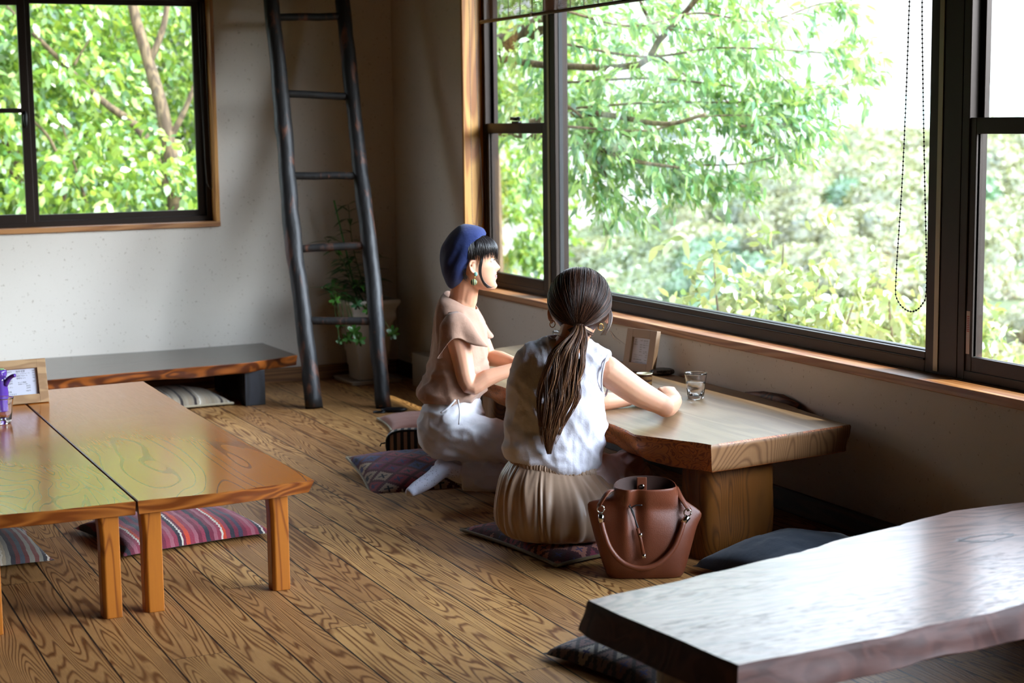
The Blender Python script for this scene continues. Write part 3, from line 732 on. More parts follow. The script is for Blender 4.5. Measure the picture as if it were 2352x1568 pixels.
menu_frame((1.005, 6.835, ZT), (1, .06, 0), .27, .178, .036, radians(14), frame_m, 'pale oak picture frame holding a menu card on the honey tables at the left edge', LN)
fb_ = (3.405, 6.02, ZW)
menu_frame(fb_, (.24, -.97, 0), .178, .178, .036, radians(11), frame_m2, 'beige framed menu card leaning under the window sill behind the ponytailed woman', [(u, v, s, z*.8) for u, v, s, z in LN], ts=.0075)

def tumbler(loc, r, h, label, water=0, name='water_glass'):
    t = thing(name, loc, label, 'glass')
    def fac(a, z): return 1+(.028*abs(cos(a*4.5)) if z < h*.72 else 0)
    prof = [(r*.60, 0), (r*.66, .003), (r*.70, .012), (r*.80, h*.45), (r*.87, h*.72), (r*.98, h*.97), (r*1.0, h), (r*.955, h), (r*.92, h*.94), (r*.82, h*.72), (r*.74, h*.45), (r*.63, .016), (r*.3, .013)]
    mk('tumbler', Geo().lathe(prof, loc, 54, fn=fac), M['glass'], t)
    if water:
        wp = [(r*.3, .0125), (r*.635, .0155), (r*.748, h*.45), (r*.748+(r*.08)*(water-.45)/.27, h*water), (r*.4, h*water)]
        mk('water', Geo().lathe(wp, loc, 40), M['water'], t)
    return t
gp = on(1598, 915, 'z', ZW)
tumbler((gp[0], gp[1], ZW), .0435, .098, 'clear tumbler half full of water on the window table beside the resting hand', .66)
g2p = on(1362, 835, 'z', ZW)
tumbler((3.40, 6.72, ZW), .040, .095, 'clear tumbler half hidden behind the shoulder of the ponytailed woman', .5)
g3 = on(8, 972, 'z', ZT)
tumbler((g3[0], g3[1], ZT), .042, .098, 'small empty tumbler on the honey table in front of the purple dispenser')
# purple dispenser
dp = on(-2, 962, 'z', ZT); dp = np.array([dp[0]+.022, dp[1]+.10, ZT])
pur = plain('purple_glaze', '#5a3a9c', .15, Coat_Weight=.5)
dsp = thing('sauce_dispenser', tuple(dp), 'glossy purple ceramic sauce dispenser with a curved spout at the left edge', 'dispenser')
mk('body', Geo().lathe([(.030, 0), (.034, .004), (.034, .02), (.032, .09), (.027, .135), (.026, .148), (.015, .15)], tuple(dp), 32), pur, dsp)
mk('lid', Geo().lathe([(.0275, .150), (.029, .152), (.030, .168), (.028, .174), (.012, .176)], tuple(dp), 32), pur, dsp)
mk('lid_top', Geo().lathe([(.020, .1755), (.020, .1785), (.004, .179)], tuple(dp), 24), plain('green_glaze', '#5a8a4a', .3), dsp)
sd = RV*.9-FV*.3; sd /= np.linalg.norm(sd)
P = spline([dp+sd*.026+UP*.118, dp+sd*.042+UP*.140, dp+sd*.058+UP*.152, dp+sd*.072+UP*.156], 12)
mk('spout', Geo().tube(P, [.011, .0105, .010, .0095, .009, .0085, .008, .008, .0075, .0075, .007, .007], 12), pur, dsp)
# mug
mp = on(1480, 902, 'z', ZW)
mugm = NT('brown_glaze'); c = mugm.coord(); X, Y, Z = mugm.xyz(c)
fz = mugm.math('FRACT', mugm.math('MULTIPLY', mugm.math('ADD', Z, mugm.math('MULTIPLY', mugm.noise(c, 20, 2), .02)), 55))
colr = mugm.mix(mugm.ramp(fz, [(.3, (0, 0, 0, 1)), (.6, (1, 1, 1, 1))]), lin('#2c1a12'), lin('#5d4326')); mugm.bsdf(colr, .15); mugm = mugm.m
mg = thing('tea_cup', (mp[0], mp[1], ZW), 'dark brown glazed cup without handle beyond the bent arm of the ponytailed woman', 'cup')
mk('cup_body', Geo().lathe([(.024, 0), (.027, .003), (.029, .02), (.0305, .072), (.0305, .0745)], (mp[0], mp[1], ZW), 32, cap=False), mugm, mg)
mk('cup_inside', Geo().lathe([(.0305, .0745), (.0315, .0765), (.029, .077), (.0275, .07), (.025, .02), (.01, .012)], (mp[0], mp[1], ZW), 32, cap=False), plain('cream_glaze', '#d7d0b0', .2), mg)
ctr = (3.462, 5.925, ZW)
g = Geo().lathe([(.044, 0), (.050, .003), (.051, .012), (.048, .018), (.040, .021), (.01, .020)], ctr, 60, fn=lambda a, z: 1+.03*sin(a*17)+.02*sin(a*7))
o = mk('ashtray', g, wood('dark_dish', '#3a2a20', '#15100d', 'x', 30, 30, 6, .4)); setp(o, 'dark ribbed round dish on the window table beside the beige menu frame', 'dish')
# ================================================================ cushions
def kilim(name, kind, cols):
    """woven patterns in the cushion's own coordinates (metres)"""
    n = NT(name); c = n.coord(); X, Y, Z = n.xyz(c)
    nz = n.noise(c, 160, 2, .7); wob = n.math('MULTIPLY', n.math('SUBTRACT', n.noise(c, 24, 3), .5), .012)
    C_ = [lin(k) for k in cols]
    if kind == 'stripe':
        v = n.math('ADD', X, wob); f = n.math('FRACT', n.math('MULTIPLY', v, 1/.30))
        st = []; k = len(C_)
        pat = [0, 1, 2, 0, 3, 1, 4, 1, 2, 0, 5, 0, 1, 3, 1, 2, 0, 4, 1, 3]
        pat = [q % k for q in pat]
        st = [(i/len(pat), C_[q]) for i, q in enumerate(pat)]
        col = n.ramp(f, st, 'CONSTANT')
        # zigzag lines
        zz = n.math('ABSOLUTE', n.math('SUBTRACT', n.math('FRACT', n.math('MULTIPLY', Y, 60)), .5))
        f2 = n.math('FRACT', n.math('ADD', n.math('MULTIPLY', v, 1/.15), n.math('MULTIPLY', zz, .06)))
        zig = n.math('MULTIPLY', n.math('GREATER_THAN', f2, .60), n.math('LESS_THAN', f2, .65))
        col = n.mix(zig, col, lin('#cfc6b8'))
    else:
        # stepped diamonds
        s = {'diamond': .105, 'medal': .085, 'peak': .075}[kind]
        q = s/14
        sx = n.math('MULTIPLY', n.math('FLOOR', n.math('DIVIDE', X, q)), q); sy = n.math('MULTIPLY', n.math('FLOOR', n.math('DIVIDE', Y, q)), q)
        u = n.math('DIVIDE', n.math('ADD', sx, sy), s); w_ = n.math('DIVIDE', n.math('SUBTRACT', sx, sy), s)
        iu, iw = n.math('FLOOR', u), n.math('FLOOR', w_)
        fu, fw = n.math('SUBTRACT', n.math('FRACT', u), .5), n.math('SUBTRACT', n.math('FRACT', w_), .5)
        d = n.math('MAXIMUM', n.math('ABSOLUTE', fu), n.math('ABSOLUTE', fw))
        cross = n.math('MINIMUM', n.math('ABSOLUTE', n.math('ADD', fu, fw)), n.math('ABSOLUTE', n.math('SUBTRACT', fu, fw)))
        idn = n.n('ShaderNodeTexWhiteNoise', noise_dimensions='1D', i_W=n.math('ADD', n.math('MULTIPLY', iu, 5.3), n.math('MULTIPLY', n.math('FLOOR', n.math('DIVIDE', iw, 2)), 2.7))).outputs[0]
        body = n.ramp(idn, [(i/(len(C_)-1), cc) for i, cc in enumerate(C_[1:])], 'CONSTANT')
        col = n.mix(n.math('GREATER_THAN', d, .40), body, C_[0])
        inner = n.math('LESS_THAN', d, .13); cr_ = n.math('MULTIPLY', n.math('LESS_THAN', cross, .07), n.math('LESS_THAN', d, .2))
        col = n.mix(n.math('MAXIMUM', n.math('MULTIPLY', inner, .0), cr_), col, n.mix(n.math('GREATER_THAN', idn, .5), lin('#2c2a33'), lin('#3d3a66')))
        if kind == 'diamond':   # black-and-white border at one side
            bd = n.math('GREATER_THAN', X, .155); bw = n.math('GREATER_THAN', n.math('FRACT', n.math('ADD', n.math('MULTIPLY', Y, 26), n.math('MULTIPLY', X, 30))), .55)
            col = n.mix(bd, col, n.mix(bw, lin('#28231f'), lin('#b9ac9a')))
    col = n.mix(n.math('MULTIPLY', nz, .45), col, n.mix(.5, col, lin('#1b1414')))
    rib = n.math('FRACT', n.math('MULTIPLY', Y, 420))
    n.bsdf(col, .95, n.bump(n.math('ADD', n.math('MULTIPLY', nz, .7), n.math('MULTIPLY', rib, .15)), .7, .003), Sheen_Weight=.2)
    return n.m
def cushion(loc, sx, sy, h, rz, top, under, label, tilt=(0, 0), piping=None, seed=0, name='floor_cushion', flat=.18, press=None):
    """a pillow: two puffed faces meeting in a seam; sub-meshes: cover, underside"""
    t = thing(name, loc, label, 'cushion', rz=rz); t.rotation_euler = (tilt[0], tilt[1], rz)
    def face(sgn, n=30):
        g = Geo(); V = []; F = []
        for i in range(n+1):
            for j in range(n+1):
                u = -1+2*i/n; v = -1+2*j/n
                pinch = 1-.07*(1-abs(u)**3*0)*(abs(v)**2)*(1-u*u)*0
                ex = 1-.075*(1-v*v)*abs(u)**2*1.0; ey = 1-.075*(1-u*u)*abs(v)**2
                x = u*sx/2*ex; y = v*sy/2*ey
                b = max(0, (1-u*u))**.42*max(0, (1-v*v))**.42
                z = h*(flat + (1-flat)*b) if sgn > 0 else h*flat*(1-b*.95)+.0005
                if sgn > 0:
                    z += b*.10*h*N3((x, y, 0), 9, seed) + b*.04*h*N3((x, y, 0), 28, seed)
                    if press is not None:
                        dx, dy, rr, dep = press; q = math.exp(-((x-dx)**2+(y-dy)**2)/rr**2); z = z*(1-q*dep)
                V.append((x, y, z))
        for i in range(n):
            for j in range(n):
                a = i*(n+1)+j; F.append((a, a+1, a+n+2, a+n+1))
        g.add(V, F); return g
    mk('cover', face(1), top, t, local=True)
    mk('underside', face(-1), under, t, local=True)
    if piping:
        P = []
        for k in range(120):
            a = k/120*4; e = int(a); f_ = (a-e)*2-1
            u, v = [(f_, -1), (1, f_), (-f_, 1), (-1, -f_)][e]
            ex = 1-.075*(1-v*v)*abs(u)**2; ey = 1-.075*(1-u*u)*abs(v)**2
            P.append((u*sx/2*ex, v*sy/2*ey, h*flat))
        mk('piping', Geo().tube(P+[P[0]], .006, 6), piping, t, local=True)
    return t
under_dark = cloth('charcoal_backing', '#3a3934'); under_cream = cloth('cream_backing', '#a79a80'); under_black = cloth('black_backing', '#1c1c20')
k_stripe = kilim('kilim_stripes', 'stripe', ['#6f2036', '#8a3145', '#2b2a35', '#9a5a66', '#c4452a', '#3a3548'])
k_stripe2 = kilim('kilim_stripes_grey', 'stripe', ['#6d3a38', '#8e8a80', '#3d3c42', '#7c4a44', '#b3a48c', '#4a5560'])
k_beige = kilim('kilim_beige', 'stripe', ['#8c7f6c', '#9b8d79', '#93826c', '#2d2320', '#a99a85', '#857661'])
k_dia = kilim('kilim_diamonds', 'diamond', ['#5a1a26', '#8f3040', '#b39a84', '#3f3f6e', '#9a3440', '#b9a289', '#7a2a48'])
k_med = kilim('kilim_medallions', 'medal', ['#451822', '#8f3f45', '#5c2030', '#9c5a44', '#7a2a40', '#3a2026', '#a66d5c'])
k_peak = kilim('kilim_peaks', 'peak', ['#2c2224', '#7a625c', '#8f8578', '#6b4a48', '#a0968a', '#5d4540'])
cushion((1.385, 5.84, .0), .56, .50, .085, radians(9), k_stripe, under_dark, 'burgundy and orange striped kilim cushion under the right-hand honey table', seed=1)
cushion((.66, 5.84, .0), .52, .48, .085, radians(2), k_stripe2, under_black, 'grey and maroon striped kilim cushion at the left edge of the floor', seed=2)
cushion((2.07, 8.68, .0), .52, .50, .085, radians(4), k_beige, under_cream, 'beige cushion with dark stripes half under the dark back table', piping=under_cream, seed=3)
cushion((2.505, 6.31, .005), .46, .50, .075, radians(-8), k_dia, under_cream, 'red and purple kilim cushion with cream diamonds behind the woman in the beret', tilt=(radians(9), 0), seed=4, piping=under_cream)
cushion((2.595, 5.10, 0), .50, .60, .075, radians(8), k_med, under_cream, 'dark red kilim cushion with rosettes under the ponytailed woman', piping=cloth('olive_piping', '#6a5a38'), seed=5, press=(-.02, .05, .2, .55))
cushion((2.205, 3.80, 0), .44, .44, .085, radians(13), k_peak, under_dark, 'black and beige kilim cushion peeking out from under the foreground table', seed=6)
navy = cloth('navy_cotton', '#1d2b3c')
cushion((3.07, 4.36, 0), .52, .48, .125, radians(14), navy, under_black, 'plain dark navy cushion beside the gnarled table leg', seed=7)
cushion((3.28, 3.88, 0), .46, .34, .11, radians(4), cloth('black_cotton', '#14171c'), under_black, 'black cushion by the wall behind the foreground table', seed=8)

# ================================================================ striped pouch, small things on the floor
def stripes(name, a, b, per, axis=0):
    n = NT(name); c = n.coord(); s = n.xyz(c)[axis]
    col = n.mix(n.math('GREATER_THAN', n.math('FRACT', n.math('MULTIPLY', s, 1/per)), .5), lin(a), lin(b)); n.bsdf(col, .6); return n.m
pc = at(952, 992, 7.35); pc[2] = .0
pt = thing('striped_pouch', (pc[0], pc[1], 0), 'black and beige striped pouch with black edging behind the diamond cushion', 'pouch', rz=-YAW)
def pill(w, h, n=40, r=.06):
    out = []
    for k in range(n):
        a = 2*pi*k/n; cc, ss = cos(a), sin(a); q = (abs(cc)**3.2+abs(ss)**3.2)**(-1/3.2); out.append((w*cc*q, h*ss*q))
    return out
outl = pill(.125, .062)
rings = []
for yv, k in ((-.045, .80), (-.038, .93), (-.02, 1), (.02, 1), (.038, .93), (.045, .80)):
    rings.append([(x*k, yv, .064+z*k) for x, z in outl])
mk('pouch_body', Geo().loft(rings), stripes('pouch_stripes', '#14161c', '#a08b7c', .030), pt, local=True)
mk('edging', Geo().tube([(x*.97, -.040, .064+z*.97) for x, z in outl]+[(outl[0][0]*.97, -.040, .064)], .005, 8), M['black'], pt, local=True)
mk('zip_pull', Geo().tube([(-.125, -.03, .07), (-.145, -.035, .066), (-.15, -.04, .055)], .003, 6), M['black'], pt, local=True)
ph = on(897, 946, 'z', 0)
g = Geo().ball((ph[0]+.02, ph[1], .012), (.07, .035, .012), 20, 8, ax=(RV, FV, UP)); g.torus((ph[0]-.06, ph[1], .006), .03, .004, RV, FV*.7, 24, 6)
setp(mk('coin_case', g, plain('black_leather', '#0f1218', .3)), 'small shiny black case with a loop strap on the floor beside the ladder foot', 'case')
cushion((3.02, 7.45, 0), .40, .36, .06, radians(-10), cloth('pink_print', '#9a6a5c'), under_cream, 'pinkish cushion mostly hidden behind the seated woman in the beret', piping=under_cream, seed=9)

# ================================================================ brown leather bucket bag
lea = NT('brown_leather'); c = lea.coord()
gr = lea.n('ShaderNodeTexVoronoi', i_Vector=c, i_Scale=420).outputs['Distance']; b2 = lea.noise(c, 14, 3)
lea.bsdf(lea.mix(b2, lin('#7b4128'), lin('#693520')), .42, lea.bump(lea.math('ADD', lea.math('MULTIPLY', gr, .35), lea.math('MULTIPLY', b2, .5)), .45, .002), Specular_IOR_Level=.5); lea = lea.m
lea_in = plain('dark_leather_inside', '#3a1f14', .7); chrome = plain('chrome', '#d8d4cc', .12, Metallic=1.0); cord = plain('black_cord', '#0f0d10', .5)
DB = 5.42; bc = at(1480, 1322, DB); bc[2] = 0
bag = thing('handbag', tuple(bc), 'brown pebbled leather bucket bag with rolled strap standing on the floor', 'handbag')
pxm = DB/FPX
def bag_ring(w, d, z, ex, off=0, n=72, fold=0, lean=0, sk=0):
    out = []
    for k in range(n):
        a = 2*pi*k/n; cc, ss = cos(a), sin(a)
        q = (abs(cc)**ex+abs(ss)**ex)**(-1/ex)
        x = w*cc*q; y = d*ss*q
        if fold and ss < 0: y += fold*math.exp(-((x+.030)/.018)**2) - fold*.8*math.exp(-((x+.062)/.02)**2)
        out.append(bc+RV*(x+off)+FV*(y+lean)+UP*(z+sk*x))
    return out
R_ = [bag_ring(.118, .070, .002, 5), bag_ring(.128, .078, .012, 4.5), bag_ring(.140, .080, .05, 3.2, fold=.004), bag_ring(.158, .078, .11, 2.4, fold=.009), bag_ring(.172, .072, .165, 1.9, fold=.014),
      bag_ring(.188, .062, .205, 1.35, off=.001, fold=.018, sk=-.10), bag_ring(.186, .056, .222, 1.15, off=.001, fold=.018, sk=-.10), bag_ring(.150, .058, .236, 1.3, fold=.018, sk=-.06), bag_ring(.112, .062, .252, 1.8, fold=.016, off=.002), bag_ring(.103, .064, .272, 2.1, fold=.012, off=.003)]
rim_o = bag_ring(.102, .066, .288, 2.2, off=.003, fold=.010); rim_i = bag_ring(.098, .062, .288, 2.2, off=.003, fold=.010)
# back rim stands higher than the front
def lift(r): return [p+UP*(.020*max(0, np.dot(p-bc, FV))/.06) for p in r]
rim_o, rim_i = lift(rim_o), lift(rim_i)
bb = mk('bag_body', Geo().loft(R_+[rim_o, rim_i], cap=False).add(R_[0], [tuple(range(72))]), lea, bag, subs=1)
mk('lining', Geo().loft([rim_i, bag_ring(.094, .056, .262, 2.1, off=.003, fold=.022), bag_ring(.085, .040, .19, 2.2, off=.003, fold=.014), bag_ring(.09, .045, .06, 3), bag_ring(.03, .02, .05, 3)], cap=False), lea_in, bag)
def bp(x, y, d): return at(x, y, d)
# closing tab with button (on the inside of the back wall)
tabc = bc+RV*-.004+FV*.0485+UP*.282; mk('tab', Geo().obox(tabc, RV*.016, FV*.003, UP*.024), lea, bag, smooth=False, bevel=.002)
bt_ = mk('stud', Geo().ball(tabc-FV*.005-UP*.006, (.009, .004, .009), 14, 8, ax=(RV, FV, UP)), chrome, bag)
fr = DB-.085
strap = spline([bp(1381, 1197, fr), bp(1388, 1225, fr-.010), bp(1403, 1262, fr-.018), bp(1432, 1293, fr-.024), bp(1472, 1305, fr-.026), bp(1512, 1294, fr-.022), bp(1545, 1262, fr-.012), bp(1562, 1225, fr-.004), bp(1570, 1199, fr+.004)], 40)
st = mk('strap', Geo().tube(strap, .0088, 14), lea, bag)
for P, q, rr in (((1381, 1172), (1381, 1197), fr), ((1580, 1180), (1570, 1199), fr+.006)):
    a_ = bp(P[0], P[1]+6, rr); b_ = bp(q[0], q[1], rr); d_ = b_-a_; d_ /= np.linalg.norm(d_)
    mk('end_cap', Geo().tube([b_-d_*.024, b_+d_*.004], .0102, 14), chrome, st)
    mk('ring', Geo().torus(bp(P[0]-1, P[1]-3, rr+.002), .0115, .0022, RV, UP, 24, 8), chrome, st)
for (a_, m_, b_) in (((1416, 1124, DB-.04), (1396, 1130, fr+.01), (1374, 1163, fr+.004)), ((1552, 1118, DB-.02), (1566, 1145, fr+.03), (1584, 1172, fr+.012))):
    P = spline([bp(*a_), bp(*m_), bp(*b_)], 10); mk('side_strap', Geo().tube(P, .0095, 8, flat=.3), lea, bag)
# drawstring
for P in (((1475, 1160), (1462, 1160), (1450, 1168), (1458, 1190), (1468, 1218)), ((1444, 1161), (1452, 1170), (1457, 1185), (1462, 1205), (1470, 1222))):
    mk('drawstring', Geo().tube(spline([bp(x, y, fr-.008) for x, y in P], 16), .0024, 7), cord, bag)
mk('tassel', Geo().tube([bp(1464, 1213, fr-.012), bp(1472, 1240, fr-.014), bp(1478, 1275, fr-.014)], [.006, .005, .0065], 8), lea, bag)
mk('tassel_collar', Geo().tube([bp(1470, 1224, fr-.014), bp(1472, 1232, fr-.014)], .0068, 8), chrome, bag)
mk('tassel_tip', Geo().tube([bp(1478, 1272, fr-.015), bp(1479.5, 1281, fr-.015)], .0075, 8), chrome, bag)
# ================================================================ people
def skin_mat():
    n = NT('skin'); c = n.coord(); a = n.noise(c, 9, 3); b = n.noise(c, 260, 2)
    n.bsdf(n.mix(a, lin('#dca888'), lin('#cf9677')), .48, n.bump(b, .12, .0008), Subsurface_Weight=.15, Subsurface_Scale=.01, Specular_IOR_Level=.4)
    return n.m
SK = skin_mat()
def limb(g, pts, rad, n=16):
    P = spline(pts, 4*(len(pts)-1)+1); R = np.interp(np.linspace(0, 1, len(P)), np.linspace(0, 1, len(rad)), rad)
    g.tube(P, list(R), n); g.ball(P[0], rad[0]*.995, 14, 8); g.ball(P[-1], rad[-1]*.995, 14, 8)
HZ = [-.094, -.088, -.075, -.060, -.040, -.020, 0, .020, .040, .070, .100, .120, .135, .139]
HXB = [.035, .015, -.005, -.02, -.05, -.075, -.088, -.094, -.098, -.098, -.085, -.065, -.03, -.010]
HXF = [.070, .082, .086, .084, .083, .083, .082, .080, .081, .080, .066, .045, .015, .0]
HW = [.012, .028, .040, .049, .057, .063, .068, .070, .072, .073, .065, .050, .025, .008]
def hsurf(th, z, off=0):
    xb, xf, w = (np.interp(z, HZ, a) for a in (HXB, HXF, HW)); xc = xb*.45+xf*.55-.0; xc = (xb+xf)/2
    cc, ss = cos(th), sin(th); ex = 2.25; q = (abs(cc)**ex+abs(ss)**ex)**(-1/ex)
    return np.array([xc+((xf-xb)/2+off)*cc*q, (w+off)*ss*q, z])
NOSE = ([-.03, -.024, -.019, -.013, -.006, .0, .010, .020, .035], [0, .002, .010, .019, .0235, .021, .013, .006, 0])
LIPS = ([-.060, -.052, -.046, -.0405, -.037, -.031, -.025, -.02], [0, .002, .009, .0065, .0005, .0085, .003, 0])
def face_push(p):
    x, y, z = p
    if x < .02: return x
    sg = np.interp(z, [-.02, -.006, .03], [.0135, .0125, .008]); x += np.interp(z, *NOSE)*math.exp(-(y/sg)**2)
    x += np.interp(z, *LIPS)*math.exp(-(y/.021)**4)
    x += .006*math.exp(-(y/.018)**2-((z+.078)/.012)**2)
    for s in (-1, 1): x -= .008*math.exp(-((y-s*.032)/.015)**2-((z-.026)/.010)**2); x += .003*math.exp(-((y-s*.045)/.018)**2-((z+.0)/.014)**2)
    return x
def head(g, O, fw, lf, up, s=1.0, ears=True, ey_=.074):
    T_ = lambda p: O + (fw*p[0]+lf*p[1]+up*p[2])*s
    rings = []
    for z in np.concatenate([np.linspace(-.094, .05, 74), np.linspace(.054, .139, 26)]):
        r = []
        for k in range(110):
            th = 2*pi*k/110; th = th-.45*sin(th)*.9     # denser at the front
            p = hsurf(th, z); p[0] = face_push(p); r.append(T_(p))
        rings.append(r)
    g.loft(rings)
    if ears:
        for sd in (-1, 1):
            ax1 = fw*.5+lf*sd*.86; c = T_((-.006, sd*ey_, .0)); ey = up*.95-fw*.2
            g.torus(c+up*.004*s, .0185*s, .0052*s, (-fw*.80+lf*sd*.45), ey*1.38, 22, 8, a0=-2.0, a1=2.3)
            g.ball(c+(fw*.002+lf*sd*-.004-up*.002)*s, (.014*s, .006*s, .024*s), 12, 8, ax=(-fw*.85+lf*sd*.5, lf*sd*.85+fw*.5, up))
            g.ball(c+(fw*.006+lf*sd*.001-up*.024)*s, (.007*s, .0045*s, .009*s), 10, 6, ax=(fw, lf, up))
    return T_
def hand(g, w, d, n, side, curl=(.5, .7, .5), s=1.0, spread=.10, thumb=(.5, .75, -.25)):
    d = d/np.linalg.norm(d); n = n-d*np.dot(n, d); n /= np.linalg.norm(n); t = np.cross(d, n)*side
    g.ball(w+d*.045*s, (.052*s, .036*s, .0155*s), 16, 10, ax=(d, t, n))
    g.obox(w+d*.048*s, d*.036*s, t*.031*s, n*.0095*s)
    tips = []
    for i, (L, o) in enumerate(((.068, .029), (.076, .010), (.070, -.009), (.055, -.027))):
        b = w+d*(.083-.004*abs(i-1))*s+t*o*s; dd = d+t*spread*(1.3-i)*.6; dd /= np.linalg.norm(dd); nn = n.copy(); P = [b-dd*.02*s, b]; q = b
        for k, c in enumerate(curl):
            c = c*(1+.12*i); dd2 = dd*cos(c)-nn*sin(c); nn = nn*cos(c)+dd*sin(c); dd = dd2; q = q+dd*L*s*(.45, .31, .24)[k]; P.append(q)
        g.tube(P, [.0082*s, .0086*s, .0080*s, .0075*s, .0060*s], 10); g.ball(b+n*.0015, .0088*s, 10, 6)
        for r_, p_ in zip((.0079, .0073, .0061), P[2:]): g.ball(p_, r_*s, 10, 6)
        tips.append(q)
    tb_ = w+d*.028*s+t*.026*s; td = d*thumb[0]+t*thumb[1]+n*thumb[2]; td /= np.linalg.norm(td); m = tb_+td*.034*s; e = m+(td*.8+d*.5)/np.linalg.norm(td*.8+d*.5)*.030*s
    g.tube([tb_-td*.014, tb_, m, e], [.012*s, .0125*s, .0095*s, .0075*s], 10); g.ball(m, .0095*s, 10, 6); g.ball(e, .0076*s, 10, 6)
    return e, tips
def ell_ring(c, ax, ay, a, b, n=96, ex=2.0, tilt=0, fn=None):
    out = []
    for k in range(n):
        th = 2*pi*k/n; cc, ss = cos(th), sin(th); q = (abs(cc)**ex+abs(ss)**ex)**(-1/ex)
        m = fn(th) if fn else 1
        x, y = a*cc*q*m, b*ss*q*m
        out.append(c+ax*x+ay*y-UP*tilt*x)
    return out
def table_rings(tab, depth, ax, ay, ang, n=96, ex=2.1, fn=None, steps=4):
    """tab rows (py, xl, xr, half depth, tilt); width solved so the outline spans xl..xr"""
    T_ = np.array(tab, float); N = (len(T_)-1)*steps+1; u = np.linspace(0, len(T_)-1, N); rows = []
    for q in range(T_.shape[1]): rows.append([v[0] for v in spline([[x] for x in T_[:, q]], N)])
    rings = []
    for i in range(N):
        y, xl, xr, b, tl = (rows[q][i] for q in range(5))
        h = (xr-xl)/2*depth/FPX; a = sqrt(max(h*h-(b*sin(ang))**2, .0004))/cos(ang)
        rings.append(ell_ring(at((xl+xr)/2, y, depth), ax, ay, a, b, n, ex, tl, (lambda th, i=i: fn(th, i/(N-1))) if fn else None))
    return rings
hair_b = NT('black_hair'); c = hair_b.coord(); v = hair_b.noise(hair_b.mapping(c, (140, 140, 20)), 1, 2)
hair_b.bsdf(hair_b.mix(v, lin('#0e0b0c'), lin('#241a18')), .34, Specular_IOR_Level=.6); hair_b = hair_b.m
hair_br = NT('brown_hair'); gi = hair_br.n('ShaderNodeNewGeometry').outputs['Random Per Island']
hair_br.bsdf(hair_br.ramp(gi, [(0, lin('#2e1a11')), (.45, lin('#54331f')), (.8, lin('#7a5234')), (1, lin('#9c7048'))]), .36, Specular_IOR_Level=.55); hair_br = hair_br.m
hair_cap = NT('brown_hair_cap'); c = hair_cap.coord(); v = hair_cap.noise(hair_cap.mapping(c, (150, 150, 18)), 1, 2)
hair_cap.bsdf(hair_cap.mix(v, lin('#22120c'), lin('#41271a')), .36); hair_cap = hair_cap.m
def strand(g, P, r, n=5, flat=None, k=14):
    Q = spline(P, k); g.tube(Q, [r*(.55+.45*min(1, 4*i/(k-1)))*(1-.85*max(0, (i/(k-1)-.6)/.4)) for i in range(k)], n, flat=flat)

# ---------------------------------------------------------------- woman in the beret
DA = 6.60
tA = -.17; fA = RV*cos(tA)+FV*sin(tA); sA = np.cross(UP, fA)       # forward, her left
pa = thing('person', (2.62, 6.05, 0), 'seated woman in a navy beret, beige ruffled top and white trousers turned towards the window', 'person')
g = Geo()
OA = at(1088, 612, 6.53); th = radians(5); fh = RV*cos(th)+FV*sin(th); lh = np.cross(UP, fh)
TA = head(g, OA, fh, lh, UP, 1.0)
limb(g, [at(1066, 640, 6.55), at(1062, 680, 6.58), at(1056, 720, 6.60)], [.052, .050, .064])
limb(g, [at(1078, 650, 6.55), at(1070, 690, 6.58)], [.040, .044])
g.loft(table_rings([(705, 1035, 1082, .06, 0), (725, 1022, 1098, .13, 0), (760, 1014, 1104, .145, 0), (830, 1005, 1100, .13, 0), (900, 1000, 1090, .13, 0), (980, 985, 1095, .15, 0), (1030, 990, 1080, .12, 0)], DA, fA, sA, tA, 40, steps=3))
RS, RE, RW = at(1046, 748, 6.45), at(1079, 886, 6.44), at(1182, 846, 6.47)
limb(g, [RS, (RS+RE)/2+fA*-.004, RE, (RE*.62+RW*.38)+UP*.004, RW], [.047, .043, .034, .034, .0235])
hand(g, RW, (RW-RE)*.9+FV*.06, UP*.9-fA*.1-FV*.35, -1, (.35, .5, .35))
LS, LE, LW = at(1084, 752, 6.73), at(1122, 818, 6.80), at(1178, 832, 6.66)
limb(g, [LS, (LS+LE)/2, LE, (LE+LW)/2, LW], [.045, .042, .035, .033, .0235])
hand(g, LW, fA*.9-FV*.25, UP*.8+FV*.45, 1, (.4, .6, .5))
for dd in (0, .24):   # thighs and shins inside the trousers
    limb(g, [at(1045, 1000, 6.50+dd), at(1130, 1012, 6.52+dd), at(1205, 1022, 6.52+dd)], [.06, .050, .035])
limb(g, [at(1215, 1070, 6.52), at(1130, 1096, 6.51), at(1055, 1090, 6.50)], [.035, .036, .028])
limb(g, [at(1055, 1090, 6.50), at(1030, 1078, 6.50), at(1000, 1092, 6.45), at(985, 1102, 6.42)], [.024, .020, .014, .006])
body = mk('body', g, [SK, plain('lip', '#b8635c', .35)], pa); remesh(body, .0032, 5, .5)
off = np.array(wloc(pa)); me = body.data
def mark_lips(me, off, O, fw, lf, up, s=1):
    for p in me.polygons:
        q = np.array(p.center)+off-O; x, y, z = np.dot(q, fw)/s, np.dot(q, lf)/s, np.dot(q, up)/s
        if x > .074 and abs(y) < .023*(1-((z+.038)/.014)**2) and -.052 < z < -.0245: p.material_index = 1
mark_lips(me, off, OA, fh, lh, UP)
g = Geo(); g.ball(TA((.0865, 0, -.0375)), (.004, .018, .0032), 14, 6, ax=(fh, lh, UP)); mk('teeth', g, plain('teeth', '#e8e4dc', .25), pa)
em, lm, im_ = plain('eye_white', '#e6e2dc', .2), plain('lash', '#120c0c', .5), plain('iris', '#2a1810', .2)
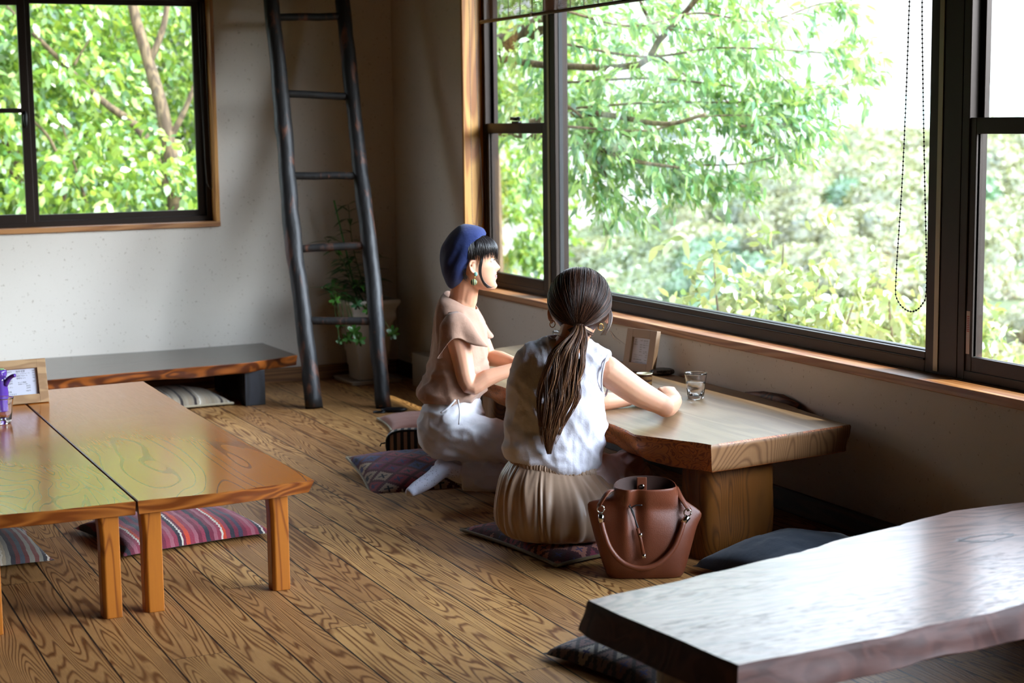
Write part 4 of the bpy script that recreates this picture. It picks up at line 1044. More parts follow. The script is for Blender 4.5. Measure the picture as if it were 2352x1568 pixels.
for s in (-1, 1):
    ey = mk('eye', Geo().ball(TA((.066, s*.032, .024)), .0115, 14, 10), em, pa)
    mk('iris', Geo().ball(TA((.0740, s*.032, .024)), (.0040, .0055, .0055), 12, 8, ax=(fh, lh, UP)), im_, ey)
    mk('eyelash', Geo().tube([TA((.0765+.003*cos(a*1.2), s*(.032+.014*sin(a)), .0285+.003*cos(a)-.002)) for a in np.linspace(-1.4, 1.4, 9)], .0016, 6), lm, pa)
# hair
g = Geo(); rings = []
for z in np.linspace(-.062, .137, 34):
    r = []
    for k in range(72):
        th = 2*pi*k/72; p0 = hsurf(th, z); lim = .055 if z > .052 else (.005 if z > -.01 else -.030)
        offs = .007 if (z > .062 or p0[0] < lim) else -.012
        if abs(z) < .034 and -.035 < p0[0] < .025 and z < .034: offs = -.008
        r.append(TA(hsurf(th, z, offs)))
    rings.append(r)
g.loft(rings)
rr = random.Random(5)
for k in range(300):      # bangs
    a = -1.35+2.7*k/299+rr.uniform(-.05, .05); zt_ = .034+rr.uniform(-.007, .010)+.006*abs(a)+.004*sin(a*9)
    if abs(a) > 1.05: zt_ -= .012
    P = [TA(hsurf(a*.95, .122, .006)), TA(hsurf(a, .10, .013)), TA(hsurf(a, .075, .013+rr.uniform(0, .004))), TA(hsurf(a+rr.uniform(-.06, .06), zt_, .009+rr.uniform(-.004, .005)))]
    strand(g, P, rr.uniform(.0010, .0019), 5, k=9)
for s in (-1, 1):
    for k in range(130):   # temples, behind the ear
        a = s*(1.25+rr.uniform(0, 1.6)); zt_ = .036 if abs(a) < 1.9 else rr.uniform(-.058, -.03)
        if 1.5 < abs(a) < 2.1: zt_ = .034
        P = [TA(hsurf(a+.05*rr.uniform(-1, 1), z, .010+rr.uniform(0, .003))) for z in np.linspace(.11, zt_+rr.uniform(-.004, .004), 4)]
        strand(g, P, rr.uniform(.0012, .0022), 5, k=8)
    for k in range(16):   # side lock in front of the ear, curling to the chin
        o = rr.uniform(-.006, .006); e = rr.uniform(-.006, .005); ys = s*.069
        P = [TA((.030+o, ys*.98, .06)), TA((.026+o, s*.075, .03)), TA((.020+o, s*.0765, .0)), TA((.022+o*.8, s*.073, -.030)), TA((.036+e, s*.064, -.060)), TA((.055+e*1.4, s*.053, -.077+e*.3)), TA((.070+e*2, s*.040, -.079+e*.5))]
        if s > 0: P = P[:4]
        strand(g, P, rr.uniform(.0011, .0022), 5, k=20)
mk('hair', g, hair_b, pa)
# beret
rd = np.array([.493, .870]); nd = np.array([-.870, .493]); k_ = 6.53/FPX
RM = at(1081, 594.5, 6.535)
def rp(n_, al, f): return RM + (RV*(nd[0]*n_+rd[0]*al)+UP*(nd[1]*n_+rd[1]*al))*k_ + FV*f
BR = [(-6, -70, 69, .073), (0, -77, 74, .080), (10, -81, 77, .096), (24, -76, 75, .100), (38, -66, 71, .096), (52, -48, 64, .080), (62, -32, 50, .058), (69, -16, 34, .034), (72, 0, 20, .010)]
N_ = 29; cols_ = [[v[0] for v in spline([[b[i]] for b in BR], N_)] for i in range(4)]
rings = []
for i in range(N_):
    n0, a0, a1, f0 = (cols_[q][i] for q in range(4))
    r = []
    for j in range(80):
        t = 2*pi*j/80; al = (a0+a1)/2+(a1-a0)/2*cos(t); f = f0*sin(t)
        w_ = 1+.02*N3((al*.02, f*9, n0*.02), 1.6, 4)
        r.append(rp(n0*w_, (al)*w_, f*w_))
    rings.append(r)
g = Geo().loft(rings); bmat = cloth('navy_felt', '#1b2c63', .95, 700, .5)
br = mk('beret', g, bmat, pa, subs=1)
displace(br, lambda p: .0055*N3(p, 17, 3)-.009*math.exp(-((np.dot(p-RM, RV)/k_+40-.5*(np.dot(p-RM, UP)/k_))/9)**2)*max(0, 1-abs(np.dot(p-RM, UP)/k_)/60))
# earring
g = Geo().ball(TA((.002, -.0835, -.022)), (.0075, .003, .0085), 14, 8, ax=(fh, lh, UP))
er = mk('earring', g, plain('turquoise_stud', '#8fc4b4', .2), pa)
ern = stripes('earring_stripes', '#2f4a44', '#b8b878', .0075, 0)
mk('earring_disc', Geo().tube([TA((-.006, -.0835, -.053)), TA((-.006, -.0865, -.053))], .0125, 28), ern, er)
mk('earring_hook', Geo().tube([TA((.0, -.085, -.030)), TA((-.004, -.085, -.042))], .0012, 6), plain('gold', '#c9a24a', .25, Metallic=1.0), er)
# top
tee = cloth('beige_jersey', '#a9846f', .9, 1100, .5)
def tfold(p):
    q = p-off
    f = max(0, 1-abs(N3((q[0]*.8, q[1]*.8, q[2]*.30), 15, 1))*2.8)
    low = max(0, min(1, (.60-p[2])/.12))
    return .0075*f**1.5+.004*N3((q[0], q[1], q[2]*.6), 9, 6)+low*(.010*max(0, 1-abs(N3((q[0]*.7, q[1]*.7, q[2]*2.2), 11, 8))*2.6)-.002)
tab = [(690, 1021, 1097, .078, .52), (695, 1015, 1099, .094, .48), (704, 1010, 1102, .118, .40), (722, 1005, 1106, .140, .26), (745, 1000, 1113, .150, .12), (790, 994, 1118, .158, .02), (830, 988, 1119, .155, 0), (868, 978, 1118, .155, 0), (893, 962, 1113, .158, 0), (906, 962, 1104, .156, 0), (914, 975, 1096, .145, 0)]
rings = table_rings(tab, DA, fA, sA, tA, 128, 2.2, steps=7)
inner = [[p*1+(np.mean(rings[0], 0)-p)*.04-UP*.002 for p in rings[0]], [p+(np.mean(rings[0], 0)-p)*.05-UP*.02 for p in rings[0]]]
g = Geo().loft(inner[::-1]+rings, cap=False); sh = mk('shirt', g, tee, pa); displace(sh, tfold)
def sleeve(sc, elbow, side, ds, k1=1.0):
    ax = (elbow-sc); ax /= np.linalg.norm(ax); fw_ = fA-ax*np.dot(fA, ax); fw_ /= np.linalg.norm(fw_); sd_ = np.cross(ax, fw_)
    rings = []
    for i in range(16):
        t = i/15; r = .049+.004*sin(pi*min(t*1.2, 1))+.022*k1*t**1.6; L = -.048+(.06+.075*k1)*t
        ring = []
        for k in range(80):
            a = 2*pi*k/80; w_ = t**1.5*(.014*sin(3*a+.8)+.009*sin(5*a)); dz = t**2*(.026*cos(a)**2*1.0+.012*sin(3*a)-.020*abs(sin(a)))
            rr_ = r*(.35+.65*min(1, (t*3.5)**.6)) if t < .28 else r
            ring.append(sc+ax*(L+dz)+(fw_*cos(a)*(1+.20*k1*t)+sd_*sin(a)*.95)*(rr_+w_*k1))
        rings.append(ring)
    g = Geo().loft(rings, cap=False); g.add(rings[0], [tuple(range(80))])
    o = mk('sleeve', g, tee, sh); md = o.modifiers.new('s', 'SOLIDIFY'); md.thickness = .0015; md.offset = -1
    displace(o, lambda p: .0025*N3(p, 25, 3)); return o
sleeve(RS+UP*.006, RE, 1, 0); sleeve(LS+UP*.002, LE, -1, 0, .35)
# trousers
def cfold(p, s=1.0):
    q = p
    r1 = 1-abs(N3((q[0]*.9, q[1]*.9, q[2]*1.6), 7, 2))*2.4; r2 = 1-abs(N3((q[0], q[1], q[2]*1.3), 15, 5))*2.4
    return s*(.010*max(0, r1)**2+.0055*max(0, r2)**2+.003*N3(q, 30, 1))
g = Geo()
g.loft(table_rings([(905, 985, 1096, .135, 0), (925, 975, 1102, .150, 0), (955, 964, 1112, .165, 0), (990, 959, 1120, .175, 0), (1020, 966, 1120, .170, 0), (1045, 990, 1110, .14, 0)], DA, fA, sA, tA, 48))
for dd in (-.07, .17):
    limb(g, [at(1040, 995, 6.58+dd), at(1130, 1010, 6.55+dd), at(1190, 1020, 6.53+dd), at(1262, 1030, 6.52+dd)], [.100, .082, .072, .060])
limb(g, [at(1255, 1068, 6.52), at(1180, 1094, 6.52), at(1110, 1094, 6.50)], [.060, .058, .058])
g.loft([ell_ring(at(1120, 1094, 6.50), FV, UP, .055, .056, 32), ell_ring(at(1085, 1096, 6.50), FV, UP, .056, .058, 32), ell_ring(at(1060, 1097, 6.49), FV, UP, .052, .054, 32)])
limb(g, [at(1240, 1065, 6.75), at(1120, 1080, 6.75)], [.055, .05])
cot = cloth('white_cotton', '#d2d0d4', .85, 1200, .4)
tr = mk('trousers', g, cot, pa); remesh(tr, .0062, 10, .6); displace(tr, lambda p: cfold(p, .8)-.004); 
s_ = tr.modifiers.new('s', 'SMOOTH'); s_.iterations = 3; s_.factor = .5
P = spline([at(1052, 918, 6.40), at(1056, 945, 6.375), at(1054, 975, 6.37)], 10)
mk('drawstring', Geo().tube(P, .003, 6).tube(spline([at(1046, 918, 6.40), at(1030, 935, 6.39), at(1012, 948, 6.39)], 10), .004, 6), cot, pa)
# sock
sock = NT('openwork_sock'); c = sock.coord(); vv = sock.n('ShaderNodeTexVoronoi', i_Vector=sock.mapping(c, (1, 1, 1.4)), i_Scale=95); vv.feature = 'F1'
hole = sock.ramp(vv.outputs['Distance'], [(.16, (1, 1, 1, 1)), (.24, (0, 0, 0, 1))]); reg = sock.ramp(sock.noise(c, 12, 1), [(.48, (0, 0, 0, 1)), (.52, (1, 1, 1, 1))])
sock.bsdf(sock.mix(sock.math('MULTIPLY', hole, reg), lin('#cfd0e0'), lin('#77738a')), .9, sock.bump(sock.noise(c, 700, 1), .3, .001)); sock = sock.m
g = Geo(); F0 = [at(1085, 1094, 6.50), at(1056, 1088, 6.50), at(1022, 1077, 6.49), at(988, 1101, 6.42), at(958, 1120, 6.36), at(942, 1129, 6.33)]
limb(g, F0, [.036, .037, .033, .031, .027, .019]); g.ball(at(1014, 1069, 6.49), .029, 14, 10)
for i in range(4): g.ball(at(946+5*i, 1133-2*i, 6.32+.012*i), .014, 10, 6)
so = mk('sock', g, sock, pa); remesh(so, .004, 6, .5)
g = Geo(); limb(g, [at(1080, 1075, 6.78), at(1030, 1072, 6.76), at(1000, 1082, 6.72)], [.034, .032, .024]); so2 = mk('sock', g, sock, pa); remesh(so2, .004, 4, .5)

# ---------------------------------------------------------------- woman with the ponytail
DB_ = 5.74
pb_ = thing('person', (2.5, 5.15, 0), 'seated woman seen from behind with a long brown ponytail, sleeveless white top and taupe skirt', 'person')
g = Geo(); OB = at(1330, 722, 5.772); ta = radians(3); fB = FV*cos(ta)+RV*sin(ta); lB = np.cross(UP, fB)
TB = head(g, OB, fB, lB, UP, 1.06, ey_=.090)
for s_ in (-1, 1): g.ball(TB((-.004, s_*.072, -.002)), (.02, .026, .022), 12, 8, ax=(fB, lB, UP))
limb(g, [at(1327, 745, 5.72), at(1315, 780, 5.70), at(1298, 815, 5.71)], [.056, .052, .066])
g.loft(table_rings([(796, 1225, 1370, .045, 0), (812, 1203, 1394, .062, 0), (850, 1196, 1380, .085, 0), (900, 1192, 1368, .09, 0), (1000, 1190, 1360, .095, 0), (1060, 1190, 1365, .10, 0), (1150, 1175, 1400, .14, 0), (1200, 1185, 1390, .13, 0)], DB_, RV, FV, 0, 40, steps=3))
S1 = at(1391, 849, 5.73); E1 = at(1531, 936, 5.80); ZW -= .0008; W1 = on(1552, 921, 'z', .446)
limb(g, [S1, (S1+E1)/2-UP*.009, E1*.9+S1*.1, E1, (E1*.5+W1*.5), W1], [.052, .047, .037, .034, .033, .0235])
K1 = W1+(FV*.065-RV*.028+UP*.034)
hand(g, W1, K1-W1, UP*.8-FV*.45+RV*.2, -1, (1.1, 1.2, .8), .98, thumb=(.25, .9, -.1))
S2 = at(1205, 845, 5.75); E2 = at(1335, 925, 6.02); W2 = on(1442, 918, 'z', .443)
limb(g, [S2, (S2+E2)/2, E2, (E2+W2)/2, W2], [.048, .042, .036, .034, .024])
tipL, _ = hand(g, W2, on(1515, 903, 'z', .445)-W2, UP, 1, (.35, .5, .4), .95)
for p in ((1420, 1120, 5.80), (1300, 1140, 5.9)): limb(g, [at(1290, 1160, 5.72), at(*p)], [.085, .07])
bod = mk('body', g, SK, pb_); remesh(bod, .0034, 5, .5)
mk('nail', Geo().ball(on(1509, 899, 'z', .452), (.006, .004, .004), 10, 6, ax=(RV, UP, FV)), plain('orange_nail', '#c2552c', .25), pb_)
# top
wt_m = cloth('white_linen', '#d4d2dc', .9, 1000, .55)
tab = [(777, 1252, 1346, .060, .05), (781, 1243, 1352, .064, .04), (789, 1222, 1370, .068, .02), (798, 1203, 1389, .074, .02), (812, 1190, 1400, .084, 0), (835, 1181, 1397, .098, 0), (870, 1173, 1384, .108, 0), (910, 1167, 1384, .113, 0), (955, 1165, 1388, .118, 0), (1000, 1162, 1387, .122, .0), (1036, 1162, 1384, .128, .06), (1058, 1168, 1382, .128, .12), (1068, 1178, 1374, .118, .14)]
rings = table_rings(tab, DB_, RV, FV, 0, 160, 2.25, steps=7)
g = Geo().loft([[p+(np.mean(rings[0], 0)-p)*.05-UP*.02 for p in rings[0]], [p+(np.mean(rings[0], 0)-p)*.04 for p in rings[0]]]+rings, cap=False)
tp = mk('sleeveless_top', g, wt_m, pb_)
offB = np.array(wloc(pb_))
def bfold(p):
    q = p-offB; z = p[2]; x = np.dot(q, RV)
    diag = (x*.9+z*.65)                                   # soft diagonal folds across the back
    f = 1-abs(N3((diag*1.0, z*.22, q[1]*.3), 17, 4))*2.5
    f2 = 1-abs(N3((x, z*.35, 2), 30, 7))*2.4
    low = max(0, (.60-z))/.2
    f3 = 1-abs(N3(((x*.9-z*.5), z*.3, 4), 11, 12))*2.6
    return .0060*max(0, f)**1.4+.0034*max(0, f2)**2+.0045*max(0, f3)**1.4+.007*low*N3((x, z*2.5, 0), 13, 3)+.004*N3(q, 8, 2)
displace(tp, bfold)
# armhole binding and neckline binding
ah = [at(1398, 810, 5.715), at(1389, 832, 5.672), at(1383, 860, 5.664), at(1382, 888, 5.68), at(1386, 906, 5.72), at(1392, 905, 5.77), at(1399, 870, 5.80), at(1401, 835, 5.78), at(1396, 812, 5.73)]
mk('armhole_binding', Geo().tube(spline(ah, 50), .0036, 8), wt_m, tp)
mk('neck_binding', Geo().tube([p for p in rings[0]]+[rings[0][0]], .0038, 8), wt_m, tp)
mk('necklace', Geo().tube([at(1280+k*6, 772+abs(k-4)*-.6+5*sin(k/9*pi), 5.655) for k in range(9)], .0008, 5), plain('gold_chain', '#c9a24a', .25, Metallic=1.0), pb_)
# skirt
sat = NT('taupe_satin'); c = sat.coord(); sat.bsdf(sat.mix(sat.noise(c, 6, 2), lin('#a98c72'), lin('#9c7f6b')), .36, sat.bump(sat.noise(c, 14, 3), .25, .006), Specular_IOR_Level=.5, Sheen_Weight=.3, Anisotropic=.4); sat = sat.m
sat_lit = plain('taupe_satin_skylit', '#b79a94', .3, Sheen_Weight=.4, Specular_IOR_Level=.6)  # the taupe satin again, with mauve sky light painted into its colour
def pleat(th, t):
    a = .018+.055*min(1, t*2.2)*(1-.45*t)
    b_ = N3((cos(th)*3, sin(th)*3, t*.7), 1.5, 3)*1.6
    return 1+a*.5*(sin(46*th+4*b_+t*2)*.35*(1-.5*t)+sin(25*th+6*b_-t)*.5+1.1*N3((cos(th)*7, sin(th)*7, t*1.2), 1, 5))-a*.2
tab = [(1062, 1176, 1378, .118, .13), (1078, 1164, 1394, .135, .12), (1105, 1148, 1420, .160, .09), (1140, 1138, 1440, .18, .05), (1175, 1136, 1446, .19, .02), (1202, 1142, 1442, .185, 0), (1220, 1158, 1425, .165, 0), (1228, 1190, 1400, .13, 0)]
rings = table_rings(tab, DB_-.01, RV, FV, 0, 480, 2.15, fn=pleat, steps=6)
sk = mk('skirt', Geo().loft(rings), sat, pb_)
displace(sk, lambda p: .005*N3(p, 9, 3))
tab = [(1052, 1178, 1376, .118, .13), (1060, 1172, 1382, .124, .13), (1070, 1171, 1384, .124, .13), (1078, 1176, 1380, .120, .13)]
mk('waistband', Geo().loft(table_rings(tab, DB_-.01, RV, FV, 0, 480, 2.15, fn=lambda th, t: 1+.010*sin(95*th+3*sin(7*th))+.006*sin(61*th), steps=4)), sat, sk)
g = Geo()
limb(g, [at(1360, 1110, 5.74), at(1405, 1092, 5.80), at(1445, 1082, 5.84), at(1480, 1100, 5.90)], [.085, .074, .066, .035])
limb(g, [at(1380, 1150, 5.82), at(1440, 1150, 5.9), at(1520, 1165, 6.0)], [.08, .07, .05])
lap = mk('skirt_lap', g, sat_lit, sk); remesh(lap, .005, 8, .6); displace(lap, lambda p: .012*max(0, 1-abs(N3((p[0], p[1], p[2]*1.2), 14, 9))*2.6)**1.5+.004*N3(p, 20, 3))
# hair
C_ = at(1331, 688, 5.745); RR = np.array([.1075, .104, .112])
tie = at(1329, 745, 5.648)
tabh = [(616, 1308, 1350, .030, 0), (622, 1294, 1366, .052, 0), (632, 1283, 1379, .072, 0), (646, 1273, 1389, .088, 0), (665, 1265, 1397, .098, 0), (690, 1261, 1402, .102, 0), (712, 1261, 1401, .101, 0), (728, 1267, 1396, .097, 0), (742, 1279, 1384, .088, 0), (754, 1292, 1368, .072, 0), (762, 1302, 1352, .05, 0)]
HR = table_rings(tabh, 5.755, RV, FV, 0, 64, 2.1, steps=3)
for ring in HR:     # keep the face clear: flatten the front half below the crown
    for k, p in enumerate(ring):
        f_ = np.dot(p-C_, FV)
        if f_ > .03 and p[2] < C_[2]+.05: ring[k] = p-FV*(f_-.03)
hb = mk('hair', Geo().loft(HR), hair_cap, pb_)
rr = random.Random(9); g = Geo()
tn = np.array([0, -.86, -.51])
def capd(d, k=1.0): return C_ + RV*d[0]*RR[0]*k + FV*d[1]*RR[1]*k + UP*d[2]*RR[2]*k
for i in range(1250):
    a = rr.uniform(-.50, pi+.50); f0 = rr.uniform(-.35, .25)
    d0 = np.array([cos(a), f0, sin(a)]); 
    if sin(a) < -.05: d0[1] = -.25
    d0 /= np.linalg.norm(d0)
    tt = np.array([(tie-C_)@RV/RR[0]+rr.uniform(-.08, .08), (tie-C_)@FV/RR[1], (tie-C_)@UP/RR[2]+rr.uniform(-.07, .07)]); L_ = np.linalg.norm(tt)
    om = math.acos(max(-1, min(1, np.dot(d0, tt/L_)))); P = []
    bow = rr.uniform(-.03, .03)
    for t in np.linspace(0, 1, 9):
        d = (sin((1-t)*om)*d0+sin(t*om)*tt/L_)/max(sin(om), .05); d[0] += bow*sin(pi*t)
        P.append(capd(d, (1.012+.02*sin(pi*t)+rr.uniform(-.002, .004))*(1+(L_-1)*t**3)))
    strand(g, P, rr.uniform(.0008, .0016), 4, k=13)
for i in range(150):       # nape hair swept up to the tie
    x = rr.uniform(-.062, .055); P0 = at(1327, 768, 5.70)+RV*x+UP*rr.uniform(-.006, .008)-FV*(.036*(1-(x/.07)**2)); P = [P0, (P0+tie)/2-FV*.012, tie+RV*rr.uniform(-.006, .006)]
    strand(g, P, rr.uniform(.0012, .0022), 5, k=8)
hair_dk = NT('dark_brown_hair'); gi = hair_dk.n('ShaderNodeNewGeometry').outputs['Random Per Island']
hair_dk.bsdf(hair_dk.ramp(gi, [(0, lin('#1e110c')), (.6, lin('#3a2218')), (1, lin('#5c3a27'))]), .33, Specular_IOR_Level=.5); hair_dk = hair_dk.m
mk('hair_strands', g, hair_dk, hb)
# ponytail
pts = [(1329, 744, 5.646, 10), (1325, 768, 5.620, 19), (1310, 800, 5.592, 36), (1301, 845, 5.583, 47), (1290, 880, 5.580, 45), (1281, 915, 5.580, 43), (1269, 950, 5.583, 34), (1266, 980, 5.585, 29), (1262, 1010, 5.588, 22), (1262, 1042, 5.592, 6)]
CP = spline([at(x, y, d) for x, y, d, w in pts], 40); CW = np.interp(np.linspace(0, 1, 40), np.linspace(0, 1, len(pts)), [w*5.6/FPX for *_, w in pts])
g = Geo()
for i in range(1700):
    u = rr.uniform(-1, 1); v = rr.uniform(-1, 1)*sqrt(1-u*u); L = 40 if i % 4 == 0 else int(40*min(1, rr.triangular(.5, 1.0, .9))); cl = int((u+1)*6); ph = cl*1.7+rr.uniform(-.5, .5); fr_ = 1.3+.25*(cl % 4)+rr.uniform(-.1, .1); am = rr.uniform(.06, .22)
    if i % 4 == 0: u *= .55
    P = []
    for k in range(0, max(L, 8), 3):
        t = k/39; w_ = max(CW[k], .012); du = u+am*sin(fr_*2*pi*t+ph)+.10*sin(9*t+2)
        P.append(CP[k]+RV*(du*w_)+FV*(v*.42*min(w_, .045)-.006*sin(fr_*6.28*t+ph)))
    strand(g, P, rr.uniform(.0007, .0015), 4, k=18)
pt_ = mk('ponytail', g, hair_br, hb)
mk('hair_tie', Geo().torus(tie-UP*.004-FV*.0, .0125, .0055, RV, FV*.9-UP*.2, 24, 8), hair_cap, hb)
g = Geo()                # loose strands by the right cheek
for i in range(26):
    o = rr.uniform(-4, 4); P = [at(1398+o*.4, 700, 5.73), at(1403+o, 725, 5.72), at(1398+o, 750, 5.71), at(1384+o*1.6, 770, 5.70)]
    if i > 20: P = [at(1392, 735, 5.72), at(1400, 755, 5.71), at(1412+o, 775, 5.7), at(1430+o*3, 790+o, 5.69)]
    strand(g, P, .0007 if i > 20 else .0013, 4, k=16)
mk('loose_strands', g, hair_br, hb)
for (x, y) in ((1269, 744), (1380, 751)): mk('hoop_earring', Geo().torus(at(x, y, 5.70), .0115, .0016, RV*.8+FV*.5, UP, 26, 8), plain('gold_hoop', '#c08a4a', .2, Metallic=1.0), pb_)
# ================================================================ outside
nq = np.random.RandomState(5)
def leaf_mat(name, cols, tr=.45):
    n = NT(name); gi = n.n('ShaderNodeNewGeometry').outputs['Random Per Island']
    col = n.ramp(gi, [(i/(len(cols)-1), lin(c)) for i, c in enumerate(cols)])
    d = n.n('ShaderNodeBsdfDiffuse', i_Color=col); t = n.n('ShaderNodeBsdfTranslucent', i_Color=n.mix(.35, col, lin('#b8c050')))
    g_ = n.n('ShaderNodeBsdfGlossy', i_Roughness=.35, i_Color=(1, 1, 1, 1))
    m = n.n('ShaderNodeMixShader', i_Fac=tr, i_1=d.outputs[0], i_2=t.outputs[0]); m2 = n.n('ShaderNodeMixShader', i_Fac=.10, i_1=m.outputs[0], i_2=g_.outputs[0])
    n.t.links.new(m2.outputs[0], n.out.inputs[0]); return n.m
lf_near = leaf_mat('maple_green_leaves', ['#2c6030', '#558a30', '#8aaf34', '#b2c04c', '#64943e'])
lf_cherry = leaf_mat('cherry_leaves', ['#2f704c', '#529050', '#80ad58', '#a6bc68', '#5a9860'])
lf_young = leaf_mat('young_leaves', ['#6d8d48', '#95a05a', '#b2b068', '#7f9a5c', '#a0a070'])
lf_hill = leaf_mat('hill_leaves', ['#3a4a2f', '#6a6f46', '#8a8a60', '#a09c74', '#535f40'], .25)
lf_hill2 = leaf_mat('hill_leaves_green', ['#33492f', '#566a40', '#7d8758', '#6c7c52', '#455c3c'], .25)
lf_dark = leaf_mat('evergreen_leaves', ['#2c4f38', '#3a6240', '#55784a', '#46704c'], .15)
bark = wood('tree_bark', '#6e5b40', '#463725', 'z', 14, 4, 5, .85, bump=.6)
def leaves(P, D, L, Wd, droop=.25):
    n = len(P); D = D/np.linalg.norm(D, axis=1)[:, None]; up = nq.normal(size=(n, 3)); S_ = np.cross(D, up); S_ /= np.linalg.norm(S_, axis=1)[:, None]+1e-9
    L = L[:, None]; Wd = Wd[:, None]; dz = np.array([0, 0, -1.0])[None]*L*droop
    V = np.stack([P, P+D*L*.32+S_*Wd*.9+dz*.1, P+D*L*.68+S_*Wd*.75+dz*.45, P+D*L+dz, P+D*L*.68-S_*Wd*.75+dz*.45, P+D*L*.32-S_*Wd*.9+dz*.1], 1)
    return V.reshape(-1, 3), np.arange(n*6).reshape(n, 6)
def twigs(starts, dirs, length, per, L, wd, spread=.6, down=.45):
    Ps, Ds = [], []
    for s, d in zip(starts, dirs):
        d = d/np.linalg.norm(d); t = nq.uniform(.05, 1, per); base = s+d[None]*(t*length)[:, None]+np.array([0, 0, -1.0])*(t**2*length*.25)[:, None]
        dd = d[None]*.55+nq.normal(size=(per, 3))*spread+np.array([0, 0, -down]); Ps.append(base+nq.normal(size=(per, 3))*length*.05); Ds.append(dd)
    P = np.concatenate(Ps); D = np.concatenate(Ds); n = len(P); sc = nq.uniform(.65, 1.2, n)
    return leaves(P, D, L*sc, wd*sc)
def crown_twigs(c, r, n, seed=0):
    """twig starts inside an ellipsoidal crown, denser outwards"""
    d = nq.normal(size=(n, 3)); d /= np.linalg.norm(d, axis=1)[:, None]; rad = nq.uniform(.25, 1, n)**.6
    return np.array(c)+d*rad[:, None]*np.array(r), d+nq.normal(size=(n, 3))*.5
def tree(loc, label, trunk, branches, crowns, mat, L, per=14, tw=.35, name='broadleaf_tree', group=None, wd=.30, down=.45):
    t = thing(name, loc, label, 'tree', group)
    if trunk is not None: mk('trunk', Geo().tube(spline(trunk[0], 26), list(np.linspace(trunk[1], trunk[2], 26)), 10), bark, t)
    for P, r0, r1 in branches: mk('branch', Geo().tube(spline(P, 18), list(np.linspace(r0, r1, 18)), 7), bark, t)
    st = []; dr = []
    for c, r, n in crowns: a, b = crown_twigs(c, r, n); st.append(a); dr.append(b)
    V, F = twigs(np.concatenate(st), np.concatenate(dr), tw, per, L, L*wd, down=down)
    fastmesh('foliage', V, F, [mat], t, loc); return t
GZ = -2.2
# trees outside the back-wall window
a_ = lambda x, y, d: at(x, y, d)
tree((3.0, 13.8, GZ), 'tree with a pale bent trunk filling the back-wall window', ([at(430, 1000, 12.9), at(405, 520, 12.9), at(398, 400, 12.9), at(372, 250, 12.9), at(335, 120, 12.9), at(300, -20, 12.9), at(285, -300, 12.9)], .07, .032),
     [([at(400, 460, 12.9), at(330, 310, 12.9), at(245, 240, 12.9), at(190, 190, 12.9)], .045, .02), ([at(345, 140, 12.9), at(375, 60, 12.9), at(395, -60, 12.9)], .03, .02),
      ([at(385, 330, 12.9), at(430, 240, 12.9), at(470, 130, 12.9)], .03, .012), ([at(190, 190, 12.9), at(120, 120, 12.9), at(30, 30, 12.9), at(-60, -60, 12.9)], .025, .012), ([at(170, 150, 12.9), at(205, 90, 12.9)], .012, .006)],
     [(at(330, 200, 15.8), (1.5, 1.0, 1.6), 760), (at(150, 60, 14.6), (1.2, .8, 1.3), 420), (at(450, -200, 14.5), (1.6, 1.5, 1.4), 520), (at(330, 420, 13.2), (.7, .4, .25), 70)], lf_near, .075)
tree((1.6, 13.2, GZ), 'slender tree with slanting branches at the left of the back-wall window', ([at(60, 900, 13), at(90, 560, 13), at(60, 420, 13), at(20, 330, 13), at(-40, 200, 13), at(-100, -50, 13)], .06, .03),
     [([at(60, 430, 13), at(30, 400, 12.9), at(-30, 330, 12.8)], .02, .01), ([at(90, 560, 13), at(150, 440, 12.8), at(120, 330, 12.7), at(70, 270, 12.6)], .02, .01), ([at(230, 560, 13), at(200, 470, 12.9), at(140, 280, 12.9)], .016, .008)],
     [(at(20, 330, 14.0), (1.1, .8, 1.4), 700), (at(-120, 100, 13), (1.3, 1, 1.5), 600), (at(250, 470, 12.4), (1.0, .5, .5), 160)], lf_near, .085)
tree((2.4, 17, GZ-.6), 'darker leafy tree standing behind the two trees outside the back-wall window', ([at(180, 900, 17.5), at(200, 400, 17.5), at(160, -100, 17.5)], .12, .06), [],
     [(at(300, 330, 18), (2.6, 1.2, 2.2), 1500), (at(80, 100, 18), (2.4, 1.2, 2.4), 1200)], lf_hill2, .12, tw=.5)
tree((4.9, 15, GZ), 'bushy tree seen through the narrow left sash of the long window', ([at(1150, 1100, 17), at(1140, 500, 17), at(1130, 100, 17)], .08, .04), [],
     [(at(1150, 60, 15.5), (.75, .9, .9), 300), (at(1140, 500, 20), (.7, 1.0, .7), 300), (at(1140, 300, 21), (.7, .9, .5), 120)], lf_near, .10, tw=.4)
# cherry branches in the upper left of the long window
ct = thing('cherry_tree', tuple(at(930, 1500, 11.3)*np.array([1, 1, 0])+np.array([0, 0, GZ])), 'cherry tree spreading long drooping leafy boughs across the upper left of the long window', 'tree')
limbs = [([at(930, 1400, 11.4), at(950, 700, 11.3), at(1010, 330, 11.2), at(1120, 130, 11.0), at(1260, 40, 10.7), at(1360, -120, 10.6)], .10, .045),
         ([at(1120, 130, 11.0), at(1260, 150, 10.7), at(1460, 150, 10.2), at(1515, 92, 10.1), at(1590, 10, 10.0), at(1640, -60, 9.9)], .026, .014), ([at(1515, 92, 10.1), at(1490, 45, 10.1), at(1465, -10, 10.1)], .014, .008),
         ([at(1010, 330, 11.2), at(1180, 290, 10.9), at(1350, 260, 10.4), at(1520, 285, 10.0), at(1620, 262, 9.8)], .03, .010), ([at(1120, 300, 11), at(1330, 330, 10.6), at(1460, 370, 10.2), at(1560, 385, 10)], .025, .008)]
mk('trunk', Geo().tube(spline(limbs[0][0], 30), list(np.linspace(.11, .05, 30)), 10), bark, ct)
